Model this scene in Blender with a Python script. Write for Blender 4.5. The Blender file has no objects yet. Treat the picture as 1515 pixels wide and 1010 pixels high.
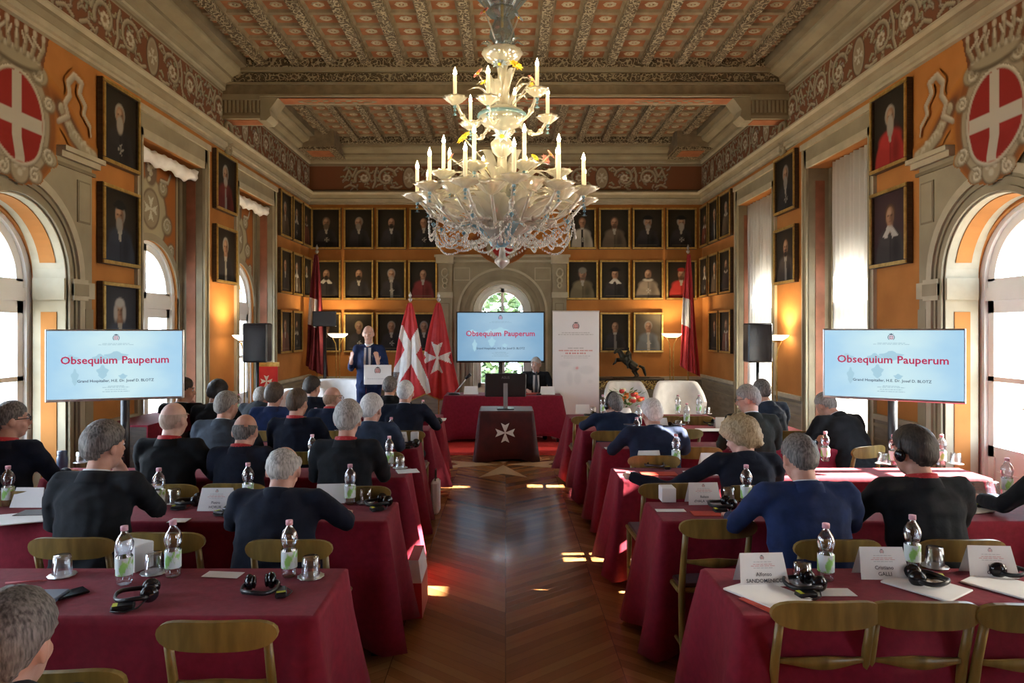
import bpy, bmesh, math, random
import numpy as np
from mathutils import Vector, Matrix, noise
PI = math.pi
S = bpy.context.scene
COL = S.collection
# ---------------------------------------------------------------- camera
cam_d = bpy.data.cameras.new('camera'); cam_d.lens = 24; cam_d.sensor_width = 36
cam_d.shift_x = 0.0063; cam_d.shift_y = -0.0112; cam_d.clip_start = 0.05
cam = bpy.data.objects.new('camera', cam_d); COL.objects.link(cam)
cam.location = (0, 0, 1.8); cam.rotation_euler = (PI/2, 0, 0)
S.camera = cam
# ---------------------------------------------------------------- light
S.view_settings.view_transform = 'Standard'; S.view_settings.look = 'None'
S.view_settings.gamma = 1.0; S.view_settings.exposure = 1.22
S.view_settings.use_curve_mapping = False
W = bpy.data.worlds.new('sky'); S.world = W; W.use_nodes = True
bg = W.node_tree.nodes['Background']
bg.inputs['Color'].default_value = (0.72, 0.86, 1.0, 1); bg.inputs['Strength'].default_value = 10.0
sun_d = bpy.data.lights.new('sun', 'SUN'); sun_d.energy = 66; sun_d.angle = 0.012; sun_d.color = (1.0, 0.9, 0.76)
sun = bpy.data.objects.new('sun', sun_d); COL.objects.link(sun)
sun.location = (9, 6, 8)
sun.rotation_euler = Vector((-1, -0.02, -0.50)).to_track_quat('-Z', 'Y').to_euler()
for attr, val in dict(max_bounces=7, diffuse_bounces=4, glossy_bounces=3, transmission_bounces=4,
                      transparent_max_bounces=14, sample_clamp_indirect=6, sample_clamp_direct=0,
                      caustics_reflective=False, caustics_refractive=False).items():
    try: setattr(S.cycles, attr, val)
    except Exception: pass
F = 1010.0
def pX(px, Y): return (px - 748) * Y / F
def pH(py, Y): return 1.8 - (py - 488) * Y / F
def onh(px, py, h=0.752):                 # a point of the photo taken to lie at height h
    Y = (1.8 - h) * F / (py - 488); return (px - 748) * Y / F, Y
# ---------------------------------------------------------------- materials
def new_mat(name):
    m = bpy.data.materials.new(name); m.use_nodes = True
    return m, m.node_tree, m.node_tree.nodes['Principled BSDF']
def pset(b, **k):
    for a, v in k.items():
        a = a.replace('_', ' ')
        if a in b.inputs: b.inputs[a].default_value = v
def c4(c): return (c[0], c[1], c[2], 1)
def lk(nt, a, b): nt.links.new(a, b)
def texco(nt, kind='Object', scale=None):
    t = nt.nodes.new('ShaderNodeTexCoord'); o = t.outputs[kind]
    if scale is not None:
        m = nt.nodes.new('ShaderNodeMapping'); m.inputs['Scale'].default_value = scale
        lk(nt, o, m.inputs['Vector']); o = m.outputs['Vector']
    return o
def ramp(nt, fac, stops):
    r = nt.nodes.new('ShaderNodeValToRGB'); e = r.color_ramp.elements
    e[0].position, e[0].color = stops[0][0], c4(stops[0][1])
    e[1].position, e[1].color = stops[-1][0], c4(stops[-1][1])
    for p, c in stops[1:-1]:
        n = e.new(p); n.color = c4(c)
    lk(nt, fac, r.inputs['Fac']); return r.outputs['Color']
def noisy(name, c1, c2, scale=8, rough=0.7, bump=0.0, stretch=(1, 1, 1), detail=4, spec=0.4, metal=0.0, lo=0.35, hi=0.65, kind='Object', sheen=0.0, coat=0.0, bdist=0.01):
    m, nt, b = new_mat(name)
    n = nt.nodes.new('ShaderNodeTexNoise'); n.inputs['Scale'].default_value = scale; n.inputs['Detail'].default_value = detail
    lk(nt, texco(nt, kind, stretch), n.inputs['Vector'])
    lk(nt, ramp(nt, n.outputs['Fac'], [(lo, c1), (hi, c2)]), b.inputs['Base Color'])
    pset(b, Roughness=rough, Metallic=metal, Specular_IOR_Level=spec, Sheen_Weight=sheen, Coat_Weight=coat)
    if bump:
        bp = nt.nodes.new('ShaderNodeBump'); bp.inputs['Strength'].default_value = bump; bp.inputs['Distance'].default_value = bdist
        lk(nt, n.outputs['Fac'], bp.inputs['Height']); lk(nt, bp.outputs['Normal'], b.inputs['Normal'])
    return m
def plain(name, c, rough=0.5, metal=0.0, spec=0.5, **k):
    return noisy(name, tuple(x*0.93 for x in c), tuple(min(1, x*1.05) for x in c), 14, rough, 0, metal=metal, spec=spec, **k)
def emit(name, c, s, base=None):
    m, nt, b = new_mat(name); pset(b, Base_Color=c4(base or c), Emission_Color=c4(c), Emission_Strength=s, Roughness=0.4); return m
def ornament(name, ca, cb, scale=40, stretch=(1, 1, 1), rough=0.8):
    m, nt, b = new_mat(name)
    v = nt.nodes.new('ShaderNodeTexVoronoi'); v.inputs['Scale'].default_value = scale; v.feature = 'SMOOTH_F1'
    lk(nt, texco(nt, 'Object', stretch), v.inputs['Vector'])
    w = nt.nodes.new('ShaderNodeMath'); w.operation = 'SINE'
    mu = nt.nodes.new('ShaderNodeMath'); mu.operation = 'MULTIPLY'; mu.inputs[1].default_value = 16
    lk(nt, v.outputs['Distance'], mu.inputs[0]); lk(nt, mu.outputs[0], w.inputs[0])
    lk(nt, ramp(nt, w.outputs[0], [(0.15, ca), (0.6, cb)]), b.inputs['Base Color'])
    bp = nt.nodes.new('ShaderNodeBump'); bp.inputs['Strength'].default_value = 0.6; bp.inputs['Distance'].default_value = 0.01
    lk(nt, w.outputs[0], bp.inputs['Height']); lk(nt, bp.outputs['Normal'], b.inputs['Normal'])
    pset(b, Roughness=rough); return m
def see_glass(name, tint=(1, 1, 1), trans=0.85, rough=0.03, body=(0.9, 0.93, 0.95), bodyw=0.0):
    m, nt, b = new_mat(name); nt.nodes.remove(b)
    out = [n for n in nt.nodes if n.type == 'OUTPUT_MATERIAL'][0]
    t = nt.nodes.new('ShaderNodeBsdfTransparent'); t.inputs['Color'].default_value = c4(tint)
    g = nt.nodes.new('ShaderNodeBsdfGlossy'); g.inputs['Roughness'].default_value = rough
    lw = nt.nodes.new('ShaderNodeLayerWeight'); lw.inputs['Blend'].default_value = 0.35
    ma = nt.nodes.new('ShaderNodeMath'); ma.operation = 'MULTIPLY_ADD'; ma.inputs[1].default_value = 0.8; ma.inputs[2].default_value = 1 - trans
    lk(nt, lw.outputs['Facing'], ma.inputs[0])
    mx = nt.nodes.new('ShaderNodeMixShader'); lk(nt, ma.outputs[0], mx.inputs['Fac']); lk(nt, t.outputs[0], mx.inputs[1])
    if bodyw > 0:
        d = nt.nodes.new('ShaderNodeBsdfDiffuse'); d.inputs['Color'].default_value = c4(body)
        tl = nt.nodes.new('ShaderNodeBsdfTranslucent'); tl.inputs['Color'].default_value = c4(body)
        a = nt.nodes.new('ShaderNodeMixShader'); a.inputs['Fac'].default_value = 0.5; lk(nt, d.outputs[0], a.inputs[1]); lk(nt, tl.outputs[0], a.inputs[2])
        a2 = nt.nodes.new('ShaderNodeMixShader'); a2.inputs['Fac'].default_value = bodyw; lk(nt, g.outputs[0], a2.inputs[1]); lk(nt, a.outputs[0], a2.inputs[2])
        lk(nt, a2.outputs[0], mx.inputs[2])
    else: lk(nt, g.outputs[0], mx.inputs[2])
    lk(nt, mx.outputs[0], out.inputs['Surface']); return m
ORA, ORB = (0.36, 0.140, 0.030), (0.44, 0.180, 0.042)
def paint_mat(name, over_wall=False, rough=0.8):
    m, nt, b = new_mat(name); at = nt.nodes.new('ShaderNodeVertexColor'); at.layer_name = 'Col'
    pset(b, Roughness=rough, Specular_IOR_Level=0.15)
    if over_wall:
        n = nt.nodes.new('ShaderNodeTexNoise'); n.inputs['Scale'].default_value = 2.5; lk(nt, texco(nt, 'Object'), n.inputs['Vector'])
        wc = ramp(nt, n.outputs['Fac'], [(0.35, ORA), (0.65, ORB)])
        mx = nt.nodes.new('ShaderNodeMix'); mx.data_type = 'RGBA'
        lk(nt, at.outputs['Alpha'], mx.inputs['Factor']); lk(nt, wc, mx.inputs['A']); lk(nt, at.outputs['Color'], mx.inputs['B'])
        lk(nt, mx.outputs['Result'], b.inputs['Base Color'])
    else: lk(nt, at.outputs['Color'], b.inputs['Base Color'])
    return m
M = {}
M['orange'] = noisy('ochre_plaster', ORA, ORB, 2.5, 0.85)
M['stone'] = noisy('painted_stone', (0.25, 0.215, 0.145), (0.31, 0.27, 0.185), 3, 0.8)
M['stone_l'] = noisy('painted_stone_light', (0.38, 0.335, 0.24), (0.45, 0.40, 0.295), 5, 0.8)
M['stone_d'] = noisy('painted_stone_dark', (0.16, 0.13, 0.085), (0.21, 0.175, 0.115), 4, 0.8)
M['dado'] = noisy('grey_wainscot', (0.20, 0.175, 0.13), (0.27, 0.235, 0.18), 4, 0.75, stretch=(1, 1, 5))
M['terra'] = noisy('terracotta_paint', (0.30, 0.10, 0.04), (0.38, 0.14, 0.06), 6, 0.8)
M['redstone'] = noisy('red_brown_paint', (0.17, 0.065, 0.035), (0.24, 0.09, 0.05), 6, 0.8)
M['fresco'] = paint_mat('fresco_over_ochre', True)
M['painted'] = paint_mat('painted_surface')
M['canvas'] = paint_mat('varnished_canvas', rough=0.6)
M['wood_w'] = noisy('white_window_wood', (0.76, 0.76, 0.74), (0.82, 0.82, 0.80), 3, 0.5)
M['pane'] = see_glass('window_glass', (0.97, 0.985, 1.0), 0.96, 0.01)
M['ceil_p'] = noisy('ceiling_panel', (0.20, 0.075, 0.03), (0.28, 0.11, 0.045), 5, 0.8)
M['ceil_f'] = noisy('ceiling_frame', (0.18, 0.14, 0.09), (0.25, 0.20, 0.13), 8, 0.8)
M['ceil_r'] = ornament('ceiling_rib_carving', (0.10, 0.075, 0.045), (0.33, 0.275, 0.185), 24)
M['ceil_l'] = noisy('ceiling_rosette', (0.32, 0.27, 0.19), (0.42, 0.36, 0.26), 20, 0.8)
M['gold'] = noisy('gilt_wood', (0.44, 0.29, 0.08), (0.62, 0.43, 0.14), 25, 0.35, metal=0.65)
M['darkwood'] = noisy('dark_wood', (0.03, 0.018, 0.012), (0.06, 0.035, 0.022), 9, 0.4, stretch=(1, 1, 8))
M['chair'] = noisy('olive_brown_wood', (0.15, 0.098, 0.022), (0.24, 0.155, 0.038), 9, 0.36, stretch=(3, 3, 0.6))
M['cloth'] = noisy('crimson_cloth', (0.17, 0.006, 0.020), (0.21, 0.008, 0.026), 30, 0.75, 0.15, sheen=0.06, spec=0.2)
M['velvet'] = noisy('dark_red_velvet', (0.035, 0.003, 0.006), (0.075, 0.006, 0.010), 5, 0.5, 0.3, sheen=0.12)
M['carpet'] = noisy('red_carpet', (0.50, 0.02, 0.015), (0.60, 0.03, 0.02), 60, 0.95, 0.4)
M['paper'] = noisy('white_paper', (0.78, 0.79, 0.80), (0.84, 0.85, 0.86), 5, 0.7)
M['ink'] = plain('dark_ink', (0.05, 0.06, 0.09)); M['inkred'] = plain('red_ink', (0.55, 0.10, 0.12))
M['inkgrey'] = plain('grey_ink', (0.35, 0.36, 0.40))
M['black'] = plain('black_plastic', (0.012, 0.013, 0.016), 0.35); M['blackgloss'] = plain('glossy_black_plastic', (0.01, 0.01, 0.013), 0.12)
M['grey'] = plain('grey_plastic', (0.25, 0.26, 0.28), 0.4); M['silver'] = plain('brushed_silver', (0.6, 0.61, 0.63), 0.3, 0.9)
M['glass'] = see_glass('drinking_glass', (0.96, 0.98, 1), 0.88, 0.04)
M['pet'] = see_glass('clear_bottle_plastic', (0.93, 0.96, 1), 0.82, 0.06)
M['pink'] = plain('pale_pink_plastic', (0.75, 0.42, 0.50), 0.5)
M['labelw'] = noisy('bottle_label', (0.30, 0.62, 0.16), (0.70, 0.80, 0.80), 26, 0.5, lo=0.40, hi=0.46, stretch=(1, 1, 0.6))
M['cglass'] = see_glass('blown_glass', (1.0, 0.98, 0.92), 0.50, 0.07, (0.95, 0.94, 0.90), 0.50)
M['cblue'] = see_glass('blue_blown_glass', (0.7, 0.88, 1.0), 0.50, 0.08, (0.30, 0.55, 0.72), 0.75)
M['csmoke'] = see_glass('smoky_blown_glass', (0.75, 0.82, 0.85), 0.55, 0.1, (0.30, 0.38, 0.42), 0.6)
M['candle'] = emit('candle_sleeve', (0.90, 0.78, 0.48), 0.22)
M['flame'] = emit('candle_bulb', (1.0, 0.76, 0.38), 125.0)
M['lampglow'] = emit('uplighter_glass', (1.0, 0.80, 0.52), 7.0)
M['fy'] = plain('yellow_glass', (0.85, 0.62, 0.05), 0.3); M['fp'] = plain('pink_glass', (0.80, 0.30, 0.28), 0.3); M['fb'] = plain('pale_blue_glass', (0.45, 0.60, 0.85), 0.3)
M['skin'] = noisy('skin', (0.50, 0.26, 0.19), (0.60, 0.34, 0.26), 14, 0.5)
M['skin_l'] = noisy('skin_pale', (0.58, 0.35, 0.28), (0.68, 0.43, 0.35), 14, 0.5)
M['white_f'] = noisy('white_upholstery', (0.74, 0.74, 0.74), (0.82, 0.82, 0.82), 10, 0.8)
M['bronze'] = noisy('dark_bronze', (0.02, 0.022, 0.02), (0.07, 0.07, 0.055), 12, 0.3, metal=0.7)
M['flagred'] = noisy('flag_red', (0.48, 0.02, 0.03), (0.56, 0.03, 0.04), 9, 0.6, sheen=0.3); M['flagwhite'] = noisy('flag_white', (0.70, 0.70, 0.72), (0.8, 0.8, 0.8), 9, 0.6)
M['leafg'] = noisy('green_leaf', (0.05, 0.14, 0.03), (0.14, 0.28, 0.06), 6, 0.6)
M['lanyard'] = noisy('red_ribbon', (0.42, 0.02, 0.03), (0.60, 0.10, 0.11), 60, 0.6, lo=0.55, hi=0.7)
M['shirt'] = plain('white_shirt', (0.72, 0.74, 0.80), 0.8)
# ---------------------------------------------------------------- mesh helper
class MB:
    def __init__(s): s.v = []; s.f = []; s.m = []; s.sm = []; s.T = None
    def add(s, vs, fs, mi=0, smooth=False):
        n = len(s.v)
        if s.T is not None: vs = [tuple(s.T @ Vector(p)) for p in vs]
        s.v.extend([tuple(p) for p in vs])
        for f in fs: s.f.append(tuple(i + n for i in f)); s.m.append(mi); s.sm.append(smooth)
    def box(s, x0, x1, y0, y1, z0, z1, mi=0):
        v = [(x, y, z) for z in (z0, z1) for y in (y0, y1) for x in (x0, x1)]
        s.add(v, [(0, 2, 3, 1), (4, 5, 7, 6), (0, 1, 5, 4), (2, 6, 7, 3), (0, 4, 6, 2), (1, 3, 7, 5)], mi)
    def rbox(s, x0, x1, y0, y1, z0, z1, r=0.01, mi=0):       # box with chamfered edges
        vs = []; 
        for zi, z in ((0, z0), (1, z0 + r), (2, z1 - r), (3, z1)):
            k = r if zi in (0, 3) else 0
            for x, y in ((x0+r, y0+k), (x1-r, y0+k), (x1-k, y0+r), (x1-k, y1-r), (x1-r, y1-k), (x0+r, y1-k), (x0+k, y1-r), (x0+k, y0+r)): vs.append((x, y, z))
        fs = [tuple(range(7, -1, -1)), tuple(range(24, 32))]
        for k in range(3):
            for i in range(8): j = (i+1) % 8; fs.append((k*8+i, k*8+j, k*8+8+j, k*8+8+i))
        s.add(vs, fs, mi)
    def tube(s, pts, rad, n=8, mi=0, cap=True, smooth=True, flat=1.0):
        pts = [Vector(p) for p in pts]
        if not isinstance(rad, (list, tuple)): rad = [rad] * len(pts)
        vs = []; up = None
        for i, p in enumerate(pts):
            d = (pts[min(i+1, len(pts)-1)] - pts[max(i-1, 0)])
            if d.length < 1e-9: d = Vector((0, 0, 1))
            d.normalize()
            if up is None:
                up = Vector((0, 0, 1)) if abs(d.z) < 0.9 else Vector((0, 1, 0))
            a = d.cross(up); 
            if a.length < 1e-6: a = d.orthogonal()
            a.normalize(); b = a.cross(d); b.normalize(); up = b
            for k in range(n):
                t = 2*PI*k/n; vs.append(p + a*math.cos(t)*rad[i] + b*math.sin(t)*rad[i]*flat)
        fs = []
        for i in range(len(pts)-1):
            for k in range(n): j = (k+1) % n; fs.append((i*n+k, i*n+j, (i+1)*n+j, (i+1)*n+k))
        if cap: fs.append(tuple(range(n-1, -1, -1))); fs.append(tuple(range((len(pts)-1)*n, len(pts)*n)))
        s.add(vs, fs, mi, smooth)
    def cyl(s, a, b, r, n=12, mi=0, r2=None): s.tube([a, b], [r, r if r2 is None else r2], n, mi)
    def lathe(s, prof, n=16, c=(0, 0, 0), mi=0, lobes=0, lobe=0.0, close=False):
        vs = []; 
        for r, z in prof:
            for k in range(n):
                t = 2*PI*k/n; rr = r*(1 + lobe*math.cos(lobes*t)) if lobes else r
                vs.append((c[0]+rr*math.cos(t), c[1]+rr*math.sin(t), c[2]+z))
        fs = []
        for i in range(len(prof)-1):
            for k in range(n): j = (k+1) % n; fs.append((i*n+k, i*n+j, (i+1)*n+j, (i+1)*n+k))
        if prof[0][0] > 1e-4 and close: fs.append(tuple(range(n-1, -1, -1)))
        if prof[-1][0] > 1e-4 and close: fs.append(tuple(range((len(prof)-1)*n, len(prof)*n)))
        s.add(vs, fs, mi, True)
    def ell(s, c, r, n=12, m=8, mi=0, R=None):
        if not isinstance(r, (list, tuple)): r = (r, r, r)
        vs = []
        for i in range(m+1):
            ph = PI*i/m
            for k in range(n):
                t = 2*PI*k/n; p = Vector((r[0]*math.sin(ph)*math.cos(t), r[1]*math.sin(ph)*math.sin(t), -r[2]*math.cos(ph)))
                if R is not None: p = R @ p
                vs.append(Vector(c) + p)
        fs = []
        for i in range(m):
            for k in range(n): j = (k+1) % n; fs.append((i*n+k, i*n+j, (i+1)*n+j, (i+1)*n+k))
        s.add(vs, fs, mi, True)
    def prism(s, poly, y0, y1, mi=0, f=None):     # poly in (a,b); extruded along c: default xz along y
        f = f or (lambda a, b, c: (a, c, b)); n = len(poly)
        vs = [f(a, b, y0) for a, b in poly] + [f(a, b, y1) for a, b in poly]
        s.add(vs, [tuple(range(n)), tuple(range(2*n-1, n-1, -1))] + [(i, i+n, (i+1) % n + n, (i+1) % n) for i in range(n)], mi)
    def build(s, name, mats, parent=None, loc=None, merge=False):
        me = bpy.data.meshes.new(name); me.from_pydata(s.v, [], s.f)
        if not isinstance(mats, (list, tuple)): mats = [mats]
        for m in mats: me.materials.append(M[m] if isinstance(m, str) else m)
        me.polygons.foreach_set('material_index', s.m); me.polygons.foreach_set('use_smooth', s.sm)
        bm = bmesh.new(); bm.from_mesh(me)
        if merge: bmesh.ops.remove_doubles(bm, verts=bm.verts, dist=1e-5)
        bmesh.ops.recalc_face_normals(bm, faces=bm.faces); bm.to_mesh(me); bm.free(); me.update()
        o = bpy.data.objects.new(name, me); COL.objects.link(o)
        if parent is not None: o.parent = parent
        if loc is not None: o.location = loc
        return o
def tag(o, label=None, cat=None, group=None, kind=None):
    if label: o['label'] = label
    if cat: o['category'] = cat
    if group: o['group'] = group
    if kind: o['kind'] = kind
    return o
def struct(o): o['kind'] = 'structure'; return o
def thing(name, label, cat, loc=(0, 0, 0), rz=0, group=None):
    o = bpy.data.objects.new(name, None); COL.objects.link(o); o.location = loc; o.rotation_euler = (0, 0, rz)
    o.empty_display_size = 0.1
    return tag(o, label, cat, group)
def copy_tree(o, parent=None):
    c = o.copy(); COL.objects.link(c)
    if parent is not None: c.parent = parent
    for ch in list(o.children): copy_tree(ch, c)
    return c
def dup(o, loc, rz=0, label=None, group=None):
    c = copy_tree(o); c.location = loc; c.rotation_euler = (0, 0, rz)
    if label: c['label'] = label
    if group: c['group'] = group
    return c
class Protos:                                # first use moves the prototype itself, later uses copy it
    def __init__(s, o): s.o = o; s.used = False
    def place(s, loc, rz=0, label=None, group=None):
        if not s.used:
            s.used = True; o = s.o; o.location = loc; o.rotation_euler = (0, 0, rz)
            if label: o['label'] = label
            if group: o['group'] = group
            return o
        return dup(s.o, loc, rz, label, group)
SCR = bpy.data.scenes.new('workshop')          # a scene apart, where modifiers and lettering are turned into meshes
def bake(o):
    SCR.collection.objects.link(o); vl = SCR.view_layers[0]; vl.update(); me = bpy.data.meshes.new_from_object(o.evaluated_get(vl.depsgraph))
    SCR.collection.objects.unlink(o); bpy.data.objects.remove(o); return me
def text(s, size, mat, parent, loc, rot=(PI/2, 0, 0), name='lettering', align='CENTER', ext=0.0004, bold=0.0, sx=1.0):
    cu = bpy.data.curves.new('t', 'FONT'); cu.body = s; cu.size = size; cu.align_x = align; cu.align_y = 'CENTER'
    cu.extrude = ext; cu.resolution_u = 2; cu.offset = bold
    me = bake(bpy.data.objects.new('t', cu)); me.name = name; me.materials.clear(); me.materials.append(M[mat] if isinstance(mat, str) else mat)
    o = bpy.data.objects.new(name, me); COL.objects.link(o); o.parent = parent; o.location = loc; o.rotation_euler = rot; o.scale = (sx, 1, 1)
    return o
# ---------------------------------------------------------------- painter: pigment on a grid of vertices
class Paint:
    def __init__(s, u0, u1, v0, v1, step, base, alpha=1.0):
        s.nu = max(2, int(round((u1-u0)/step))+1); s.nv = max(2, int(round((v1-v0)/step))+1)
        s.U, s.V = np.meshgrid(np.linspace(u0, u1, s.nu), np.linspace(v0, v1, s.nv))
        s.C = np.zeros(s.U.shape+(3,)); s.C[:] = base; s.A = np.full(s.U.shape, alpha); s.step = step
    def mix(s, m, col):
        m = np.clip(m, 0, 1); s.C = s.C*(1-m[..., None]) + np.asarray(col)*m[..., None] if np.ndim(col) == 1 else s.C*(1-m[..., None]) + col*m[..., None]
        s.A = np.maximum(s.A, m)
    def e(s, cx, cy, rx, ry, col, soft=None, rot=0.0, op=1.0):
        soft = soft or s.step; c, q = math.cos(rot), math.sin(rot); x = s.U-cx; y = s.V-cy
        a, b = x*c+y*q, -x*q+y*c; d = (np.sqrt((a/rx)**2+(b/ry)**2)-1)*min(rx, ry)
        s.mix(op*np.clip(0.5-d/soft, 0, 1), col)
    def box(s, a, b, c, d, col, op=1.0): s.mix(op*((s.U >= a) & (s.U <= b) & (s.V >= c) & (s.V <= d)).astype(float), col)
    def poly(s, pts, col, op=1.0):
        ins = np.zeros(s.U.shape, bool); n = len(pts)
        for i in range(n):
            (x1, y1), (x2, y2) = pts[i], pts[(i+1) % n]
            if y1 == y2: continue
            c = ((y1 > s.V) != (y2 > s.V)) & (s.U < (x2-x1)*(s.V-y1)/(y2-y1)+x1); ins ^= c
        s.mix(op*ins.astype(float), col)
    def stroke(s, pts, w, col, dark=None, shade=0.45):
        best = np.full(s.U.shape, 9.0); sh = np.zeros(s.U.shape); n = len(pts)
        for i in range(n-1):
            (x1, y1), (x2, y2) = pts[i], pts[i+1]; ww = w[i] if hasattr(w, '__len__') else w
            dx, dy = x2-x1, y2-y1; L = dx*dx+dy*dy+1e-12
            t = np.clip(((s.U-x1)*dx+(s.V-y1)*dy)/L, 0, 1); ex = s.U-(x1+t*dx); ey = s.V-(y1+t*dy)
            d = np.sqrt(ex*ex+ey*ey)/ww; k = d < best; best = np.where(k, d, best)
            sh = np.where(k, (ey*0.8-ex*0.5)/ww, sh)
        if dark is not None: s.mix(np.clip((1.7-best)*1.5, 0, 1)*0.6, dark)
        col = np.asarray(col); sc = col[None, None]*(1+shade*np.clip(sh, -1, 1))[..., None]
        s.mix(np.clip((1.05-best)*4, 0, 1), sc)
    def mesh(s, name, mat, f, parent=None, cut=None, tile=None):
        P = [f(u, v) for u, v in zip(s.U.ravel(), s.V.ravel())]
        nu, nv = s.nu, s.nv; fs = []
        for j in range(nv-1):
            for i in range(nu-1):
                if cut is not None and cut(s.U[j, i]+s.step/2, s.V[j, i]+s.step/2): continue
                a = j*nu+i; fs.append((a, a+1, a+1+nu, a+nu))
        me = bpy.data.meshes.new(name); me.from_pydata(P, [], fs); me.materials.append(M[mat])
        ca = me.color_attributes.new('Col', 'FLOAT_COLOR', 'POINT')
        arr = np.concatenate([s.C.reshape(-1, 3), s.A.reshape(-1, 1)], 1).astype(np.float32); ca.data.foreach_set('color', arr.ravel())
        me.update(); o = bpy.data.objects.new(name, me); COL.objects.link(o)
        if parent is not None: o.parent = parent
        return o
def spiral(cx, cy, R, a0, turns, sgn=1, n=26, rmin=0.22):
    return [(cx+R*(1-(1-rmin)*i/n)*math.cos(a0+sgn*turns*2*PI*i/n), cy+R*(1-(1-rmin)*i/n)*math.sin(a0+sgn*turns*2*PI*i/n)) for i in range(n+1)]
def maltese(cx, cy, R):
    pts = []
    for k in range(4):
        a = k*PI/2
        for rr, da in ((0.05, -PI/4), (1.0, -0.40), (0.72, 0), (1.0, 0.40)): pts.append((cx+R*rr*math.cos(a+da), cy+R*rr*math.sin(a+da)))
    return pts
# ================================================================ THE ROOM
HW, YB, Y0, HC = 3.66, 12.7, -2.6, 5.32         # half width, end wall, rear wall, ceiling panels
def mapL(u, v, w=0): return (-HW+w, u, v)        # wall coordinates: along, up, out of the wall into the room
def mapR(u, v, w=0): return (HW-w, u, v)
def mapB(u, v, w=0): return (u, YB-w, v)
def wbox(mb, f, u0, u1, v0, v1, w0, w1, mi=0):
    vs = [f(u, v, w) for w in (w0, w1) for v in (v0, v1) for u in (u0, u1)]
    mb.add(vs, [(0, 2, 3, 1), (4, 5, 7, 6), (0, 1, 5, 4), (2, 6, 7, 3), (0, 4, 6, 2), (1, 3, 7, 5)], mi)
def arch_pts(yc, r, zs, n=24): return [(yc+r*math.cos(PI*i/n), zs+r*math.sin(PI*i/n)) for i in range(n+1)]
def arch_plate(mb, f, u0, u1, v0, v1, yc, r, zs, w0, w1, mi=0):
    """a plate with an arched opening from its foot"""
    P = arch_pts(yc, r, zs)
    wbox(mb, f, u0, yc-r, v0, zs, w0, w1, mi); wbox(mb, f, yc+r, u1, v0, zs, w0, w1, mi)
    top = [(min(max(p[0], yc-r), yc+r), v1) for p in P]
    for i in range(len(P)-1):
        a, b, c, d = P[i], P[i+1], top[i+1], top[i]
        vs = [f(*q, w) for w in (w0, w1) for q in (a, b, c, d)]
        mb.add(vs, [(0, 1, 2, 3), (7, 6, 5, 4), (0, 4, 5, 1), (3, 2, 6, 7)], mi)
    wbox(mb, f, u0, yc-r, zs, v1, w0, w1, mi); wbox(mb, f, yc+r, u1, zs, v1, w0, w1, mi)
def ring(mb, f, yc, r0, r1, zs, w0, w1, v0=None, mi=0, n=24, a0=0, a1=PI):
    A = [(a0+(a1-a0)*i/n) for i in range(n+1)]; vs = []
    for a in A:
        for r, w in ((r0, w0), (r0, w1), (r1, w1), (r1, w0)): vs.append(f(yc+r*math.cos(a), zs+r*math.sin(a), w))
    fs = []
    for i in range(n):
        for k in range(4): j = (k+1) % 4; fs.append((i*4+k, i*4+j, i*4+4+j, i*4+4+k))
    mb.add(vs, fs, mi)
    if v0 is not None:
        wbox(mb, f, yc+r0, yc+r1, v0, zs, w0, w1, mi); wbox(mb, f, yc-r1, yc-r0, v0, zs, w0, w1, mi)
# --- floor: chevron parquet
m, nt, b = new_mat('chevron_parquet')
co = texco(nt, 'Object'); sp = nt.nodes.new('ShaderNodeSeparateXYZ'); lk(nt, co, sp.inputs[0])
def mth(op, a, bb=None, c=None):
    n = nt.nodes.new('ShaderNodeMath'); n.operation = op
    for i, x in enumerate((a, bb, c)):
        if x is None: continue
        if isinstance(x, (int, float)): n.inputs[i].default_value = x
        else: lk(nt, x, n.inputs[i])
    return n.outputs[0]
u = mth('DIVIDE', sp.outputs['X'], 0.62); k = mth('FLOOR', u); fr = mth('SUBTRACT', u, k)
par = mth('MODULO', mth('ABSOLUTE', k), 2.0); sg = mth('SUBTRACT', mth('MULTIPLY', par, 2.0), 1.0)
v = mth('ADD', mth('DIVIDE', sp.outputs['Y'], 0.085), mth('MULTIPLY', mth('MULTIPLY', fr, sg), 0.62/0.085*0.8))
pid = mth('FLOOR', v); vf = mth('SUBTRACT', v, pid)
cmb = nt.nodes.new('ShaderNodeCombineXYZ'); lk(nt, pid, cmb.inputs[0]); lk(nt, k, cmb.inputs[1])
wn = nt.nodes.new('ShaderNodeTexWhiteNoise'); wn.noise_dimensions = '2D'; lk(nt, cmb.outputs[0], wn.inputs['Vector'])
gn = nt.nodes.new('ShaderNodeTexNoise'); gn.inputs['Scale'].default_value = 9; gn.inputs['Detail'].default_value = 6
cm2 = nt.nodes.new('ShaderNodeCombineXYZ'); lk(nt, mth('MULTIPLY', v, 1.2), cm2.inputs[0]); lk(nt, mth('MULTIPLY', fr, 0.4), cm2.inputs[1]); lk(nt, cm2.outputs[0], gn.inputs['Vector'])
colr = ramp(nt, mth('ADD', mth('MULTIPLY', wn.outputs['Value'], 0.6), mth('MULTIPLY', gn.outputs['Fac'], 0.4)),
            [(0.15, (0.22, 0.092, 0.032)), (0.5, (0.32, 0.145, 0.052)), (0.9, (0.43, 0.215, 0.085))])
gap = mth('MAXIMUM', mth('GREATER_THAN', mth('ABSOLUTE', mth('SUBTRACT', vf, 0.5)), 0.485), mth('GREATER_THAN', mth('ABSOLUTE', mth('SUBTRACT', fr, 0.5)), 0.496))
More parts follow.
